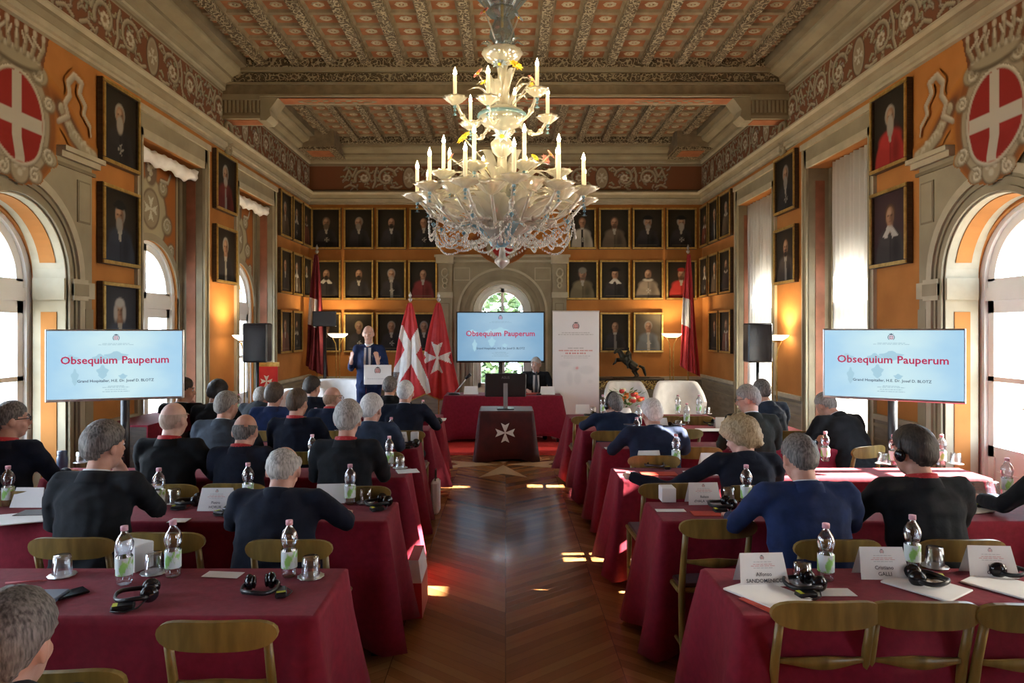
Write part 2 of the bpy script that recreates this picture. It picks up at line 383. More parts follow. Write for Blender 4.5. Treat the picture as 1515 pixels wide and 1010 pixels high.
mx = nt.nodes.new('ShaderNodeMix'); mx.data_type = 'RGBA'; lk(nt, mth('MULTIPLY', gap, 0.6), mx.inputs['Factor']); lk(nt, colr, mx.inputs['A']); mx.inputs['B'].default_value = (0.03, 0.012, 0.005, 1)
lk(nt, mx.outputs['Result'], b.inputs['Base Color']); pset(b, Roughness=0.24, Specular_IOR_Level=0.5, Coat_Weight=0.25, Coat_Roughness=0.10)
M['floor'] = m
fl = MB(); fl.add([(-4.1, Y0, 0), (4.1, Y0, 0), (4.1, 13.2, 0), (-4.1, 13.2, 0)], [(0, 1, 2, 3)]); fl.add([(-4.1, Y0, -.1), (4.1, Y0, -.1), (4.1, 13.2, -.1), (-4.1, 13.2, -.1)], [(3, 2, 1, 0)])
struct(fl.build('floor', 'floor'))
st = MB()
for q in range(4):
    T = Matrix.Translation((-0.03, 9.15, 0.0)) @ Matrix.Rotation(q*PI/2, 4, 'Z'); st.T = T
    for s2 in (-1, 1): st.add([(0, .05, .002), (s2*.30, .82, .002), (0, .60, .002)] if s2 > 0 else [(0, .05, .002), (0, .60, .002), (s2*.30, .82, .002)], [(0, 1, 2)])
M['inlay'] = noisy('pale_inlay_wood', (0.58, 0.42, 0.25), (0.68, 0.50, 0.32), 6, 0.25, stretch=(1, 8, 1))
struct(st.build('trim_floor_star', 'inlay'))
# --- side walls with their bays
ARCH, RECT = [5.09, -0.0+2.63-2.46-0.0], [7.55, 10.02, 2.63]
WT = 0.46
for side, f, sx in (('left', mapL, -1), ('right', mapR, 1)):
    wl = MB(); edges = sorted([(c, 'a') for c in ARCH] + [(c, 'r') for c in RECT]); u = Y0
    for c, t in edges:
        hw = 0.60 if t == 'a' else 0.70
        wbox(wl, f, u, c-hw-0.02, 0, 5.5, -WT, 0)
        if t == 'a': arch_plate(wl, f, c-hw-0.02, c+hw+0.02, 0, 5.5, c, 0.60, 2.23, -0.27, 0)
        else: wbox(wl, f, c-hw-0.02, c+hw+0.02, 3.75, 5.5, -0.27, 0)
        u = c+hw+0.02
    wbox(wl, f, u, YB+.4, 0, 5.5, -WT, 0)
    for c, t in edges: arch_plate(wl, f, c-.74, c+.74, 0, 5.5, c, 0.62, 2.17, -WT, -0.268)
    struct(wl.build('wall_'+side, 'orange'))
    tr = MB()                                       # painted stone architecture
    for c, t in edges:
        if t == 'a':
            arch_plate(tr, f, c-.93, c+.93, 0, 3.22, c, 0.60, 2.23, 0, 0.012)
            for r0, r1, w in ((.60, .64, .030), (.68, .70, .028), (.73, .80, .034)): ring(tr, f, c, r0, r1, 2.23, 0, w, 0, 1 if w > .03 else 0)
            [(wbox(tr, f, min(c+q*.47, c+q*1.0), max(c+q*.47, c+q*1.0), 3.22, 3.27, 0, .05, 1), wbox(tr, f, min(c+q*.47, c+q*1.03), max(c+q*.47, c+q*1.03), 3.27, 3.31, 0, .08, 1), wbox(tr, f, min(c+q*.45, c+q*.97), max(c+q*.45, c+q*.97), 3.15, 3.18, 0, .025, 2)) for q in (-1, 1)]
            for s in (-1, 1):
                a, bq = sorted((c+s*.62, c+s*.82)); wbox(tr, f, a, bq, 2.05, 2.23, 0, .05, 1); wbox(tr, f, a, bq, 2.09, 2.19, 0, .056, 0)
                a, bq = sorted((c+s*.82, c+s*.95)); wbox(tr, f, a, bq, 2.07, 2.21, 0, .028, 1)
                a, bq = sorted((c+s*.83, c+s*.94)); wbox(tr, f, a, bq, .95, 1.98, 0, .02, 0)
                a, bq = sorted((c+s*.72, c+s*.90)); wbox(tr, f, a, bq, 2.72, 3.08, 0.012, .02, 2); a, bq = sorted((c+s*.735, c+s*.885)); wbox(tr, f, a, bq, 2.735, 3.065, 0.012, .024, 0)
            # reveal, with its ochre panels
            ring(tr, f, c, .585, .603, 2.23, -.27, .001, 0, 1); ring(tr, f, c, .578, .586, 2.23, -.20, -.07, None, 3, a0=.22, a1=PI-.22)
            for s in (-1, 1):
                a, bq = sorted((c+s*.578, c+s*.586)); wbox(tr, f, a, bq, .25, 1.95, -.20, -.07, 3)
                a, bq = sorted((c+s*.57, c+s*.59)); wbox(tr, f, a, bq, 2.05, 2.23, -.265, 0.0, 1)
        else:
            for s in (-1, 1):
                for d0, d1, w in ((.70, .73, .03), (.73, .79, .018), (.79, .82, .034)): a, bq = sorted((c+s*d0, c+s*d1)); wbox(tr, f, a, bq, 0, 3.75+(d1-.70)*2.6, 0, w, 1 if w > .03 else 0)
                a, bq = sorted((c+s*.69, c+s*.703)); wbox(tr, f, a, bq, 0, 3.75, -.27, 0.0, 2); a, bq = sorted((c+s*.682, c+s*.692)); wbox(tr, f, a, bq, .3, 3.6, -.19, -.08, 5)
            wbox(tr, f, c-.73, c+.73, 3.75, 3.83, 0, .03, 1); wbox(tr, f, c-.79, c+.79, 3.83, 3.99, 0, .018, 0); wbox(tr, f, c-.84, c+.84, 3.99, 4.06, 0, .045, 1)
            ring(tr, f, c, .62, .70, 2.17, -.27, -.255, 0, 0)
            for s in (-1, 1): a, bq = sorted((c+s*.62, c+s*.69)); wbox(tr, f, a, bq, 0, 3.75, -.27, -.24, 2)
    # dado between the bays
    u = Y0
    for c, t in edges + [(YB+.9, 'e')]:
        e = min(c-(.93 if t == 'a' else .82), YB)
        if e > u:
            wbox(tr, f, u, e, 0, .93, 0, .02, 4); wbox(tr, f, u, e, 0, .14, .02, .05, 4); wbox(tr, f, u, e, .93, .98, 0, .05, 1); wbox(tr, f, u, e, .86, .89, .02, .032, 0); wbox(tr, f, u, e, .72, .74, .02, .028, 0); wbox(tr, f, u, e, .24, .26, .02, .028, 0)
        u = c+(.93 if t == 'a' else .82)
    struct(tr.build('trim_'+side+'_stonework', ['stone', 'stone_l', 'stone_d', 'orange', 'dado', 'redstone']))
# --- end wall
eb = MB(); BC = -0.06
arch_plate(eb, mapB, -HW-.4, HW+.4, 0, 5.5, BC, .56, 2.12, -.30, 0); struct(eb.build('wall_back', 'orange'))
eb = MB(); eb.box(-4.1, 4.1, Y0-.3, Y0, 0, 5.5); struct(eb.build('wall_front', 'orange'))
tb = MB()
arch_plate(tb, mapB, BC-1.19, BC+1.19, 0, 3.06, BC, .56, 2.12, 0, .02)
for r0, r1, w in ((.56, .60, .05), (.64, .66, .035), (.70, .74, .04), (.80, .84, .055)): ring(tb, mapB, BC, r0, r1, 2.12, 0, w, 0, 1 if w > .045 else 0)
ring(tb, mapB, BC, .54, .562, 2.12, -.30, .02, 0, 0)
for v0, v1, w, mi in ((3.06, 3.10, .05, 1), (3.10, 3.15, .09, 0), (3.15, 3.19, .13, 1), (2.98, 3.00, .035, 0)): wbox(tb, mapB, BC-1.19-w*.5, BC+1.19+w*.5, v0, v1, 0, w, mi)
for s in (-1, 1):
    a, bq = sorted((BC+s*.93, BC+s*1.19)); wbox(tb, mapB, a, bq, 0, 3.06, .02, .05, 0); wbox(tb, mapB, a-.02, bq+.02, 2.40, 2.50, .02, .09, 1); wbox(tb, mapB, a-.03, bq+.03, 3.03, 3.19, .02, .16, 1)
    a, bq = sorted((BC+s*.98, BC+s*1.14)); wbox(tb, mapB, a, bq, .5, 2.3, .05, .058, 2); wbox(tb, mapB, a+.012, bq-.012, .512, 2.288, .05, .062, 0)
    cx = BC+s*1.06
    for rr, zz in ((.075, 2.86), (.055, 2.72), (.045, 2.62)): tb.tube([mapB(cx+rr*.8*math.cos(t), zz+rr*math.sin(t), .07) for t in np.linspace(0, 2*PI, 13)], .016, 5, 1)
    a, bq = sorted((BC+s*.60, BC+s*.90)); wbox(tb, mapB, a, bq, 2.72, 2.96, .02, .028, 1); wbox(tb, mapB, a+.015, bq-.015, 2.735, 2.945, .02, .032, 0)
    a, bq = sorted((BC+s*1.19, s*HW)); wbox(tb, mapB, a, bq, 0, .88, 0, .02, 4); wbox(tb, mapB, a, bq, 0, .14, .02, .05, 4); wbox(tb, mapB, a, bq, .88, .94, 0, .05, 1); wbox(tb, mapB, a, bq, .80, .83, .02, .032, 0); wbox(tb, mapB, a, bq, .60, .62, .02, .03, 0)
struct(tb.build('trim_back_stonework', ['stone', 'stone_l', 'stone_d', 'orange', 'dado']))
# --- windows
def window(f, c, r, zs, name, w=-.36, bottom=.85, n_=None, door=True, small=1.0):
    fr = MB(); w0, w1 = w-.03, w+.03
    ring(fr, f, c, r-.075, r, zs, w0-.02, w1+.03, 0); wbox(fr, f, c-r, c+r, zs-.16, zs-.05, w0, w1+.02)
    wbox(fr, f, c-.045, c+.045, 0, zs-.1, w0, w1+.015)
    wbox(fr, f, c-.03, c+.03, zs-.1, zs+r-.03, w0, w1)
    ring(fr, f, c, r-.15, r-.07, zs, w0, w1)
    for s in (-1, 1):
        a, bq = sorted((c+s*(r-.14), c+s*(r-.07))); wbox(fr, f, a, bq, 0, zs-.1, w0, w1)
        a, bq = sorted((c+s*.04, c+s*(r-.07))); wbox(fr, f, a, bq, bottom-.09, bottom, w0, w1); wbox(fr, f, a, bq, zs-.26, zs-.16, w0, w1); wbox(fr, f, a, bq, 1.38, 1.42, w0, w1)
        if door: wbox(fr, f, a, bq, 0, bottom-.09, w0+.01, w1-.015); wbox(fr, f, a+.1, bq-.1, .18, bottom-.2, w1-.015, w1); wbox(fr, f, a, bq, 0, .1, w0, w1)
    wbox(fr, f, c-r+.07, c+r-.07, zs-.06, zs+.02, w0, w1)
    fo = struct(fr.build(name, 'wood_w'))
    g = MB(); P = arch_pts(c, r-.1, zs, 16); g.add([f(c-r+.1, bottom, w)] + [f(c+r-.1, bottom, w)] + [f(p[0], p[1], w) for p in P], [tuple([0, 1]+list(range(2, 2+len(P))))])
    g.build('pane', 'pane', fo)
    h = MB(); h.cyl(f(c, 1.15, w+.045), f(c, 1.25, w+.045), .01, 8); h.tube([f(c, 1.2, w+.04), f(c, 1.2, w+.09), f(c+.09, 1.2, w+.09)], .008, 8); h.build('window_handle', 'gold', fo)
wi = 0
for f in (mapL, mapR):
    for c in ARCH + RECT: wi += 1; window(f, c, .63, 2.2, 'window_%d' % wi)
window(mapB, BC, .54, 2.12, 'window_%d' % (wi+1), w=-.22, bottom=.8)
for f, cs, sx in ((mapL, ARCH+RECT, 1), (mapR, ARCH+RECT, -1)):          # daylight portals in the openings
    for c in cs:
        ld = bpy.data.lights.new('daylight', 'AREA'); ld.shape = 'RECTANGLE'; ld.size = 1.2; ld.size_y = 2.3; ld.cycles.is_portal = True
        lo = bpy.data.objects.new('daylight', ld); COL.objects.link(lo); lo.location = f(c, 1.75, -.42)
        lo.rotation_euler = Vector((sx, 0, 0)).to_track_quat('-Z', 'Z').to_euler()
ld = bpy.data.lights.new('daylight', 'AREA'); ld.shape = 'RECTANGLE'; ld.size = 1.1; ld.size_y = 2.2; ld.cycles.is_portal = True
lo = bpy.data.objects.new('daylight', ld); COL.objects.link(lo); lo.location = (BC, YB+.28, 1.7); lo.rotation_euler = Vector((0, -1, 0)).to_track_quat('-Z', 'Z').to_euler()
# --- cornices and frieze
def sweep(mb, prof, mi=0):
    L = []
    for d, z in prof: L.append([(-HW+d, Y0, z), (-HW+d, YB-d, z), (HW-d, YB-d, z), (HW-d, Y0, z)])
    for i in range(len(prof)-1):
        for k in range(3): mb.add([L[i][k], L[i][k+1], L[i+1][k+1], L[i+1][k]], [(0, 1, 2, 3)], mi)
co = MB()
sweep(co, [(0, 4.13), (.03, 4.14), (.03, 4.17), (.05, 4.18), (.05, 4.23)], 1); sweep(co, [(.05, 4.23), (.04, 4.24), (.07, 4.29), (.10, 4.30)], 0); sweep(co, [(.10, 4.30), (.12, 4.33), (.12, 4.35), (.02, 4.37)], 1)
sweep(co, [(.015, 4.88), (.05, 4.89), (.05, 4.92)], 1); sweep(co, [(.05, 4.92), (.06, 4.96), (.13, 4.99), (.14, 5.02)], 0); sweep(co, [(.14, 5.02), (.15, 5.05)], 2); sweep(co, [(.15, 5.05), (.24, 5.09), (.26, 5.13), (.26, 5.16)], 0); sweep(co, [(.26, 5.16), (.34, 5.17), (.34, 5.2), (.34, 5.34)], 2)
struct(co.build('trim_cornice', ['stone', 'stone_l', 'stone_d']))
CR, CRD, RB = (0.33, 0.285, 0.205), (0.075, 0.045, 0.027), (0.185, 0.075, 0.038)
def frieze(name, u0, u1, f, centre, per):
    p = Paint(u0, u1, 4.365, 4.885, 0.0125, RB, 1.0)
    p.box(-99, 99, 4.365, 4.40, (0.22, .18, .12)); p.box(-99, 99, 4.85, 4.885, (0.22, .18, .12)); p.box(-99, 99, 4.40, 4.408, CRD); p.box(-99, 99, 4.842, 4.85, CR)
    k0 = int(math.floor((u0-centre)/per))-1
    for k in range(k0, int((u1-centre)/per)+2):
        for s in (1, -1):
            c0 = centre+k*per
            def X(a): return c0+s*a
            sub = np.nonzero((p.U[0] >= min(X(0), X(per/2))-.1) & (p.U[0] <= max(X(0), X(per/2))+.1))[0]
            if len(sub) < 3: continue
            q = Paint.__new__(Paint); sl = slice(sub[0], sub[-1]+1); q.U, q.V, q.C, q.A, q.step = p.U[:, sl], p.V[:, sl], p.C[:, sl], p.A[:, sl], p.step
            vm = 4.625; rg = random.Random(3)
            for t in range(46):
                x, y = X(rg.uniform(.13, 1.24)), rg.uniform(4.43, 4.82); a = rg.uniform(0, 6.28); L = rg.uniform(.03, .07); b2 = a+rg.uniform(.5, 1.2)
                q.stroke([(x, y), (x+L*math.cos(a), y+L*math.sin(a)), (x+L*math.cos(a)+L*.8*math.cos(b2), y+L*math.sin(a)+L*.8*math.sin(b2))], [.017, .011], tuple(c_*rg.uniform(.7, 1.0) for c_ in CR), CRD)
            for cx, R, a0, sg in ((.42, .185, 2.6, -1), (.84, .17, -.4, 1)):
                pts = spiral(X(cx), vm, R, a0 if s > 0 else PI-a0, 1.15, sg*s, 22)
                q.stroke(pts, list(np.linspace(.026, .014, 22)), CR, CRD)
                for i in range(0, 22, 3):
                    x, y = pts[i]; ox, oy = x-X(cx), y-vm; L = math.hypot(ox, oy); t = (x+ox/L*.045, y+oy/L*.045)
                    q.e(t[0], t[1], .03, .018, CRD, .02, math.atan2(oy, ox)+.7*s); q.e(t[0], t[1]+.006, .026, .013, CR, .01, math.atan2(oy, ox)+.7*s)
                for t in range(7): q.e(X(cx)+.05*math.cos(t*2*PI/7), vm+.05*math.sin(t*2*PI/7), .024, .02, (0.52, .47, .37), .012)
                q.e(X(cx), vm, .022, .022, (0.25, .18, .11), .012)
            q.stroke([(X(.14), vm-.16), (X(.22), vm-.19), (X(.34), vm-.17)], .02, CR, CRD); q.stroke([(X(.14), vm+.15), (X(.2), vm+.19), (X(.28), vm+.12), (X(.24), vm+.05)], .018, CR, CRD)
            q.stroke([(X(.60), vm+.18), (X(.64), vm+.05), (X(.63), vm-.08), (X(.67), vm-.18)], .022, CR, CRD)
            q.stroke([(X(.98), vm+.17), (X(1.05), vm+.02), (X(1.12), vm+.14), (X(1.18), vm)], .02, CR, CRD); q.stroke([(X(1.0), vm-.17), (X(1.1), vm-.13), (X(1.2), vm-.18)], .02, CR, CRD)
            p.C[:, sl] = q.C
        c0 = centre+k*per
        p.e(c0, 4.625, .125, .205, CRD, .02); p.e(c0, 4.625, .11, .19, CR, .012); p.e(c0, 4.625, .085, .155, (0.30, .24, .165), .012); p.poly(maltese(c0, 4.625, .10), (0.50, .46, .37))
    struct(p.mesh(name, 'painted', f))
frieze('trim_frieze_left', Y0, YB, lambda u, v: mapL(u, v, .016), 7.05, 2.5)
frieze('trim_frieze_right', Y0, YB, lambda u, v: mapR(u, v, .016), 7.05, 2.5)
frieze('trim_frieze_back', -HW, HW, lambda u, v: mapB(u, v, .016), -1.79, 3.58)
# --- ceiling: ribs, cross ribs, panels with rosettes
ce = MB(); ce.box(-HW-.4, HW+.4, Y0-.3, YB+.5, HC+.12, HC+.2); struct(ce.build('ceiling', 'ceil_f'))
DX, DY = .447, .326
rb = MB(); pn = MB(); rs = MB()
for k in range(-7, 8): rb.box(k*DX-.055, k*DX+.055, Y0, YB-.3, 5.195, HC+.12, 0); rb.box(k*DX-.075, k*DX+.075, Y0, YB-.3, 5.25, HC+.12, 1)
xs = [-7.75*DX] + [k*DX for k in range(-7, 8)] + [7.75*DX]
rows = [y for y in np.arange(8.62, 2.0, -DY)] + [y for y in np.arange(9.42, YB-.5, DY)]
for y in rows:
    for i in range(len(xs)-1):
        a, bq = xs[i]+.075, xs[i+1]-.075; 
        if bq-a < .1: continue
        ya, yb = y-DY/2+.028, y+DY/2-.028
        rb.box(a, bq, yb, yb+.056, 5.262, HC+.12, 1)
        z0, z1 = 5.262, HC-.03; q = .022
        o_ = [(a, ya), (bq, ya), (bq, yb), (a, yb)]; n_ = [(a+q, ya+q), (bq-q, ya+q), (bq-q, yb-q), (a+q, yb-q)]
        for j in range(4): jj = (j+1) % 4; pn.add([(*o_[j], z0), (*o_[jj], z0), (*n_[jj], z1), (*n_[j], z1)], [(0, 1, 2, 3)], 1)
        pn.add([(*p, z1) for p in n_], [(0, 1, 2, 3)], 0)
        cx, cy, R = (a+bq)/2, (ya+yb)/2, .050
        vs = []; 
        for t in range(14):
            an = t*2*PI/14; rr = 1+.14*(t % 2)
            for r_, z_ in ((R*rr*1.15, z1-.003), (R*.95, z1-.012), (R*.62, z1-.010), (R*.50, z1-.003)): vs.append((cx+r_*math.cos(an)*1.15, cy+r_*math.sin(an)*.95, z_))
        rs.add(vs, [(t*4+j, ((t+1) % 14)*4+j, ((t+1) % 14)*4+j+1, t*4+j+1) for t in range(14) for j in range(3)])
        rs.ell((cx, cy, z1-.004), (.016, .014, .008), 8, 4)
struct(rb.build('trim_ceiling_ribs', ['ceil_r', 'ceil_f'])); struct(pn.build('trim_ceiling_panels', ['ceil_p', 'ceil_f'])); struct(rs.build('trim_ceiling_rosettes', 'ceil_l'))
bt = MB()
for ya, yb in ((8.74, 8.80), (9.08, 9.14), (YB-.42, YB-.34)): bt.box(-3.34, 3.34, ya, yb, 5.17, HC+.1, 2)
for y0_, y1_ in ((8.80, 9.08),):
    bt.box(-HW, HW, y0_, y1_, 4.80, HC+.1, 0)
    for z0, z1, d, mi in ((5.12, 5.17, .05, 1), (5.00, 5.10, .02, 2), (4.96, 4.985, .035, 1), (4.80, 4.83, .03, 1)): bt.box(-HW, HW, y0_-d, y1_+d, z0, z1, mi)
    bt.box(-HW, HW, y0_+.03, y1_-.03, 4.79, 4.80, 3)
    for cx in (-2.2, 0, 2.2):
        bt.T = Matrix.Translation((cx, 8.94, 4.786)) @ Matrix.Diagonal((1, .16, 1, 1)); bt.lathe([(.52, 0), (.50, -.006), (.46, 0)], 32, mi=1); bt.T = None
        for t in range(-5, 6): bt.ell((cx+t*.075, 8.94+(.03 if t % 2 else -.03), 4.786), (.045, .02, .008), 8, 4, 1)
for s in (-1, 1):                                 # corbels
    x0, x1 = sorted((s*HW, s*3.16)); bt.box(x0, x1, 8.80, 9.08, 4.56, 4.80, 0)
    for t in range(9): xx = s*(3.62-t*.052); bt.box(min(xx, xx-s*.028), max(xx, xx-s*.028), 8.786, 8.80, 4.60, 4.76, 1)
    bt.box(x0, x1, 8.77, 9.11, 4.76, 4.80, 1); bt.box(x0, x1, 8.78, 9.1, 4.52, 4.56, 1); bt.box(min(x0+.05, x1), x1-.05, 8.84, 9.04, 4.512, 4.52, 3)
    bt.prism([(s*3.16, 4.50), (s*3.08, 4.50), (s*3.02, 4.56), (s*3.04, 4.64), (s*2.98, 4.72), (s*2.93, 4.79), (s*3.16, 4.80)], 8.79, 9.09, 1)
    for zz, rr in ((4.42, .10), (4.28, .08), (4.16, .06)): bt.tube([(s*(HW-.03), 8.94+rr*math.cos(t), zz+rr*math.sin(t)) for t in np.linspace(0, 2*PI, 13)], .03, 6, 1)
    x0, x1 = sorted((s*3.62, s*2.98)); bt.box(x0, x1, 11.85, YB-.02, 4.99, 5.3, 0); bt.box(x0+.02*s, x1-.02*s, 11.88, YB-.05, 4.95, 4.99, 2); bt.box(min(s*3.5, s*3.1), max(s*3.5, s*3.1), 12.0, 12.4, 4.944, 4.95, 3)
struct(bt.build('trim_ceiling_beam', ['ceil_f', 'stone', 'ceil_r', 'terra']))
# --- frescoes over the arches and in the window bays
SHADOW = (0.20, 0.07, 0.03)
def crest(f, c, name, label, wall):
    p = Paint(c-1.02, c+1.02, 2.72, 4.42, .0125, (0.5, .19, .03), 0.0)
    ST, SD, SL = (0.40, .345, .24), (0.15, .12, .08), (0.56, .51, .40)
    for s in (-1, 1):
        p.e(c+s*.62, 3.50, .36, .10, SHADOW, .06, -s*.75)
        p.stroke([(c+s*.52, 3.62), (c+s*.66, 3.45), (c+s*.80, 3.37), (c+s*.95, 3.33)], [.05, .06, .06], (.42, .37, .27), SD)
        for t in range(22):
            a = t/21; rr = random.Random(t); p.e(c+s*(.55+.38*a), 3.58-.25*a**.8+rr.uniform(-.035, .035), .026, .018, SL if t % 2 else ST, .01, rr.uniform(0, 3))
        p.stroke([(c+s*.47, 3.50), (c+s*.60, 3.58), (c+s*.56, 3.68), (c+s*.62, 3.76), (c+s*.60, 3.86), (c+s*.68, 3.95), (c+s*.78, 3.92), (c+s*.75, 3.82), (c+s*.83, 3.74), (c+s*.81, 3.66), (c+s*.90, 3.58), (c+s*.91, 3.50)], [.026, .026, .03, .03, .034, .034, .03, .03, .026, .022, .014], (.50, .44, .35), SHADOW)
    U_, V_ = p.U, p.V; p.U, p.V = (U_-c)/.82+c, (V_-3.38)/.82+3.40
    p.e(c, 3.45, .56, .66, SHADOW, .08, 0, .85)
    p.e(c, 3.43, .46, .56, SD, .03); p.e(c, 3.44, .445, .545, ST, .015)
    for s in (-1, 1):
        for cx, cy, R in ((.30, 3.90, .13), (.44, 3.66, .10), (.42, 3.14, .12), (.20, 2.92, .11)):
            p.e(c+s*cx, cy, R, R*.8, SD, .03); p.e(c+s*cx, cy+.008, R*.9, R*.7, ST, .02); p.stroke(spiral(c+s*cx, cy, R*.66, 1.2, 1.2, s, 14), .016, SL, SD)
    p.e(c, 2.93, .13, .14, SD, .02); p.e(c, 2.94, .115, .125, ST, .02)
    for dx, dy, r in ((-.05, .03, .03), (.05, .03, .03), (0, -.03, .035)): p.e(c+dx, 2.94+dy, r, r, SL, .015)
    p.stroke([(c+.36*math.cos(t), 3.42+.43*math.sin(t)) for t in np.linspace(0, 2*PI, 40)], .022, SL, SD)
    p.e(c, 3.42, .345, .415, (0.33, .03, .025), .012)
    ins = (((p.U-c)/.345)**2+((p.V-3.42)/.415)**2) < .985
    cr = ins & ((np.abs(p.U-c) < .068) | (np.abs(p.V-3.40-.12*((p.U-c)/.345)**2*0) < .072)); p.mix(cr.astype(float), (0.56, .52, .43))
    p.U, p.V = (U_-c)/.95+c, (V_-4.11)/1.25+4.10
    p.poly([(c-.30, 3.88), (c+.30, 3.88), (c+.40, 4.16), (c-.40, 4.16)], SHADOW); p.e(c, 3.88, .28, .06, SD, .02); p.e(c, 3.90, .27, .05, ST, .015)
    for t in range(9): a = -1+t/4; p.e(c+a*.25, 3.92+.02*(1-a*a), .022, .018, SL, .01)
    for t in range(7):
        a = -1+t/3; p.stroke([(c+a*.25, 3.94), (c+a*.31, 4.02), (c+a*.31, 4.07)], [.022, .018], ST, SD); p.e(c+a*.31, 4.085, .024, .024, SL, .012); p.stroke([(c+a*.28, 4.0), (c+a*.18, 4.05)], .010, SL, SD)
    p.U, p.V = U_, V_
    AL = p.A; U0_, V0_ = p.U[0, 0], p.V[0, 0]; du, dv = p.U[0, 1]-U0_, p.V[1, 0]-V0_
    bare = lambda u, v: AL[min(AL.shape[0]-1, int((v-V0_)/dv)), min(AL.shape[1]-1, int((u-U0_)/du))] < (.5 if v < 3.34 else .04)
    hole = lambda u, v: (u-c)**2+(v-2.23)**2 < .63**2
    p.C *= .80
    o = p.mesh(name, 'fresco', f, None, cut=lambda u, v: hole(u, v) or bare(u, v) or v > 4.12 or (v < 2.9 and abs(u-c) > .42) or (v < 3.33 and abs(u-c) > .46))
    return tag(o, label, 'fresco', 'shield frescoes above the arched windows')
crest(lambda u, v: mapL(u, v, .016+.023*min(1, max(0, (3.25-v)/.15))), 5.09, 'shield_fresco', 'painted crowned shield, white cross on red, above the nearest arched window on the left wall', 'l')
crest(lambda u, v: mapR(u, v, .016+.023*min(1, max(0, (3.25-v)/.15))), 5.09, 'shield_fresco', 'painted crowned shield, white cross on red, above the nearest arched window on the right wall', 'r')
def bayfresco(f, c, name, label):
    p = Paint(c-.69, c+.69, 2.17, 3.75, .0125, (0.40, .14, .035), 1.0)
    ST, SD, SL = (0.42, .37, .24), (0.17, .12, .08), (0.50, .46, .36)
    p.box(c-.7, c-.56, 2, 4, SD); p.box(c+.56, c+.7, 2, 4, SD); p.box(c+.58, c+.62, 2, 4, ST); p.box(c-.62, c-.58, 2, 4, ST)
    p.e(c, 3.08, .36, .42, SD, .05); p.e(c, 3.08, .33, .40, ST, .02)
    for s in (-1, 1):
        for cx, cy, R in ((.27, 3.42, .11), (.36, 3.0, .12), (.45, 2.72, .09), (.52, 2.45, .07)):
            p.e(c+s*cx, cy, R, R, SD, .04); p.e(c+s*cx, cy, R*.8, R*.75, ST, .03); p.stroke(spiral(c+s*cx, cy, R*.7, .6, 1.2, s, 14), .014, SL, SD)
        p.stroke([(c+s*.22, 3.5), (c+s*.38, 3.5), (c+s*.44, 3.6)], .02, SL, SD)
    p.e(c, 3.14, .19, .23, SD, .02); p.e(c, 3.14, .165, .205, (.30, .25, .17), .02); p.poly(maltese(c, 3.14, .15), (0.55, .52, .42))
    p.e(c, 3.56, .13, .17, SD, .03)
    for t in range(14): rr = random.Random(t); p.e(c+rr.uniform(-.09, .09), 3.55+rr.uniform(-.12, .13), .03, .024, SL if t % 2 else ST, .01)
    p.C *= .80
    o = p.mesh(name, 'painted', f, None, cut=lambda u, v: (u-c)**2+(v-2.17)**2 < .64**2)
    return tag(o, label, 'fresco')
bayfresco(lambda u, v: mapL(u, v, -.262), 7.55, 'cartouche_fresco', 'painted star cartouche under a white swag, in the nearer window bay of the left wall')
bayfresco(lambda u, v: mapL(u, v, -.262), 10.02, 'cartouche_fresco', 'painted star cartouche under a white swag, in the farther window bay of the left wall')
# back wall crest
p = Paint(BC-.75, BC+.75, 3.0, 4.1, .0125, (.5, .19, .03), 0.0)
p.e(BC, 3.50, .52, .50, SHADOW, .06, 0, .9); p.e(BC, 3.42, .68, .20, SHADOW, .06)
for s in (-1, 1):
    for t in range(16): a = t/15; p.e(BC+s*(.25+.4*a), 3.45-.15*a+.03*math.sin(t*2.1), .03, .02, (.42, .37, .28), .012, t)
p.e(BC, 3.46, .33, .42, (.15, .12, .08), .02); p.e(BC, 3.46, .31, .40, (.40, .35, .25), .02); p.e(BC, 3.44, .225, .31, (.33, .03, .03), .012)
ins = (((p.U-BC)/.225)**2+((p.V-3.44)/.31)**2) < .98; p.mix((ins & ((abs(p.U-BC) < .045) | (abs(p.V-3.46) < .045))).astype(float), (.56, .52, .43))
p.e(BC, 3.93, .22, .12, (.40, .35, .25), .02)
for t in range(7): p.e(BC+(-1+t/3)*.22, 4.0, .028, .028, (.55, .5, .4), .012)
p.C *= .8; AB = p.A; o = p.mesh('shield_fresco', 'fresco', lambda u, v: mapB(u, v, .14), cut=lambda u, v: AB[min(AB.shape[0]-1, int((v-3.0)/.0125)), min(AB.shape[1]-1, int((u-BC+.75)/.0125))] < (.5 if v < 3.24 else .3)); tag(o, 'painted shield with white cross on red over the arched window of the end wall', 'fresco')
# white swags on the left, drawn curtains on the right
M['curtain'] = see_glass('sheer_white_curtain', (1, 1, 1), 0.985, .9, (0.80, 0.79, 0.76), 1.0)
m, nt, b = new_mat('sheer_curtain'); nt.nodes.remove(b); out = [n for n in nt.nodes if n.type == 'OUTPUT_MATERIAL'][0]
df = nt.nodes.new('ShaderNodeBsdfDiffuse'); tl = nt.nodes.new('ShaderNodeBsdfTranslucent'); tr_ = nt.nodes.new('ShaderNodeBsdfTransparent')
for n in (df, tl): n.inputs['Color'].default_value = (.78, .77, .74, 1)
a1 = nt.nodes.new('ShaderNodeMixShader'); a1.inputs[0].default_value = .5; lk(nt, df.outputs[0], a1.inputs[1]); lk(nt, tl.outputs[0], a1.inputs[2])
a2 = nt.nodes.new('ShaderNodeMixShader'); a2.inputs[0].default_value = .12; lk(nt, a1.outputs[0], a2.inputs[1]); lk(nt, tr_.outputs[0], a2.inputs[2]); lk(nt, a2.outputs[0], out.inputs['Surface'])
M['sheer'] = m
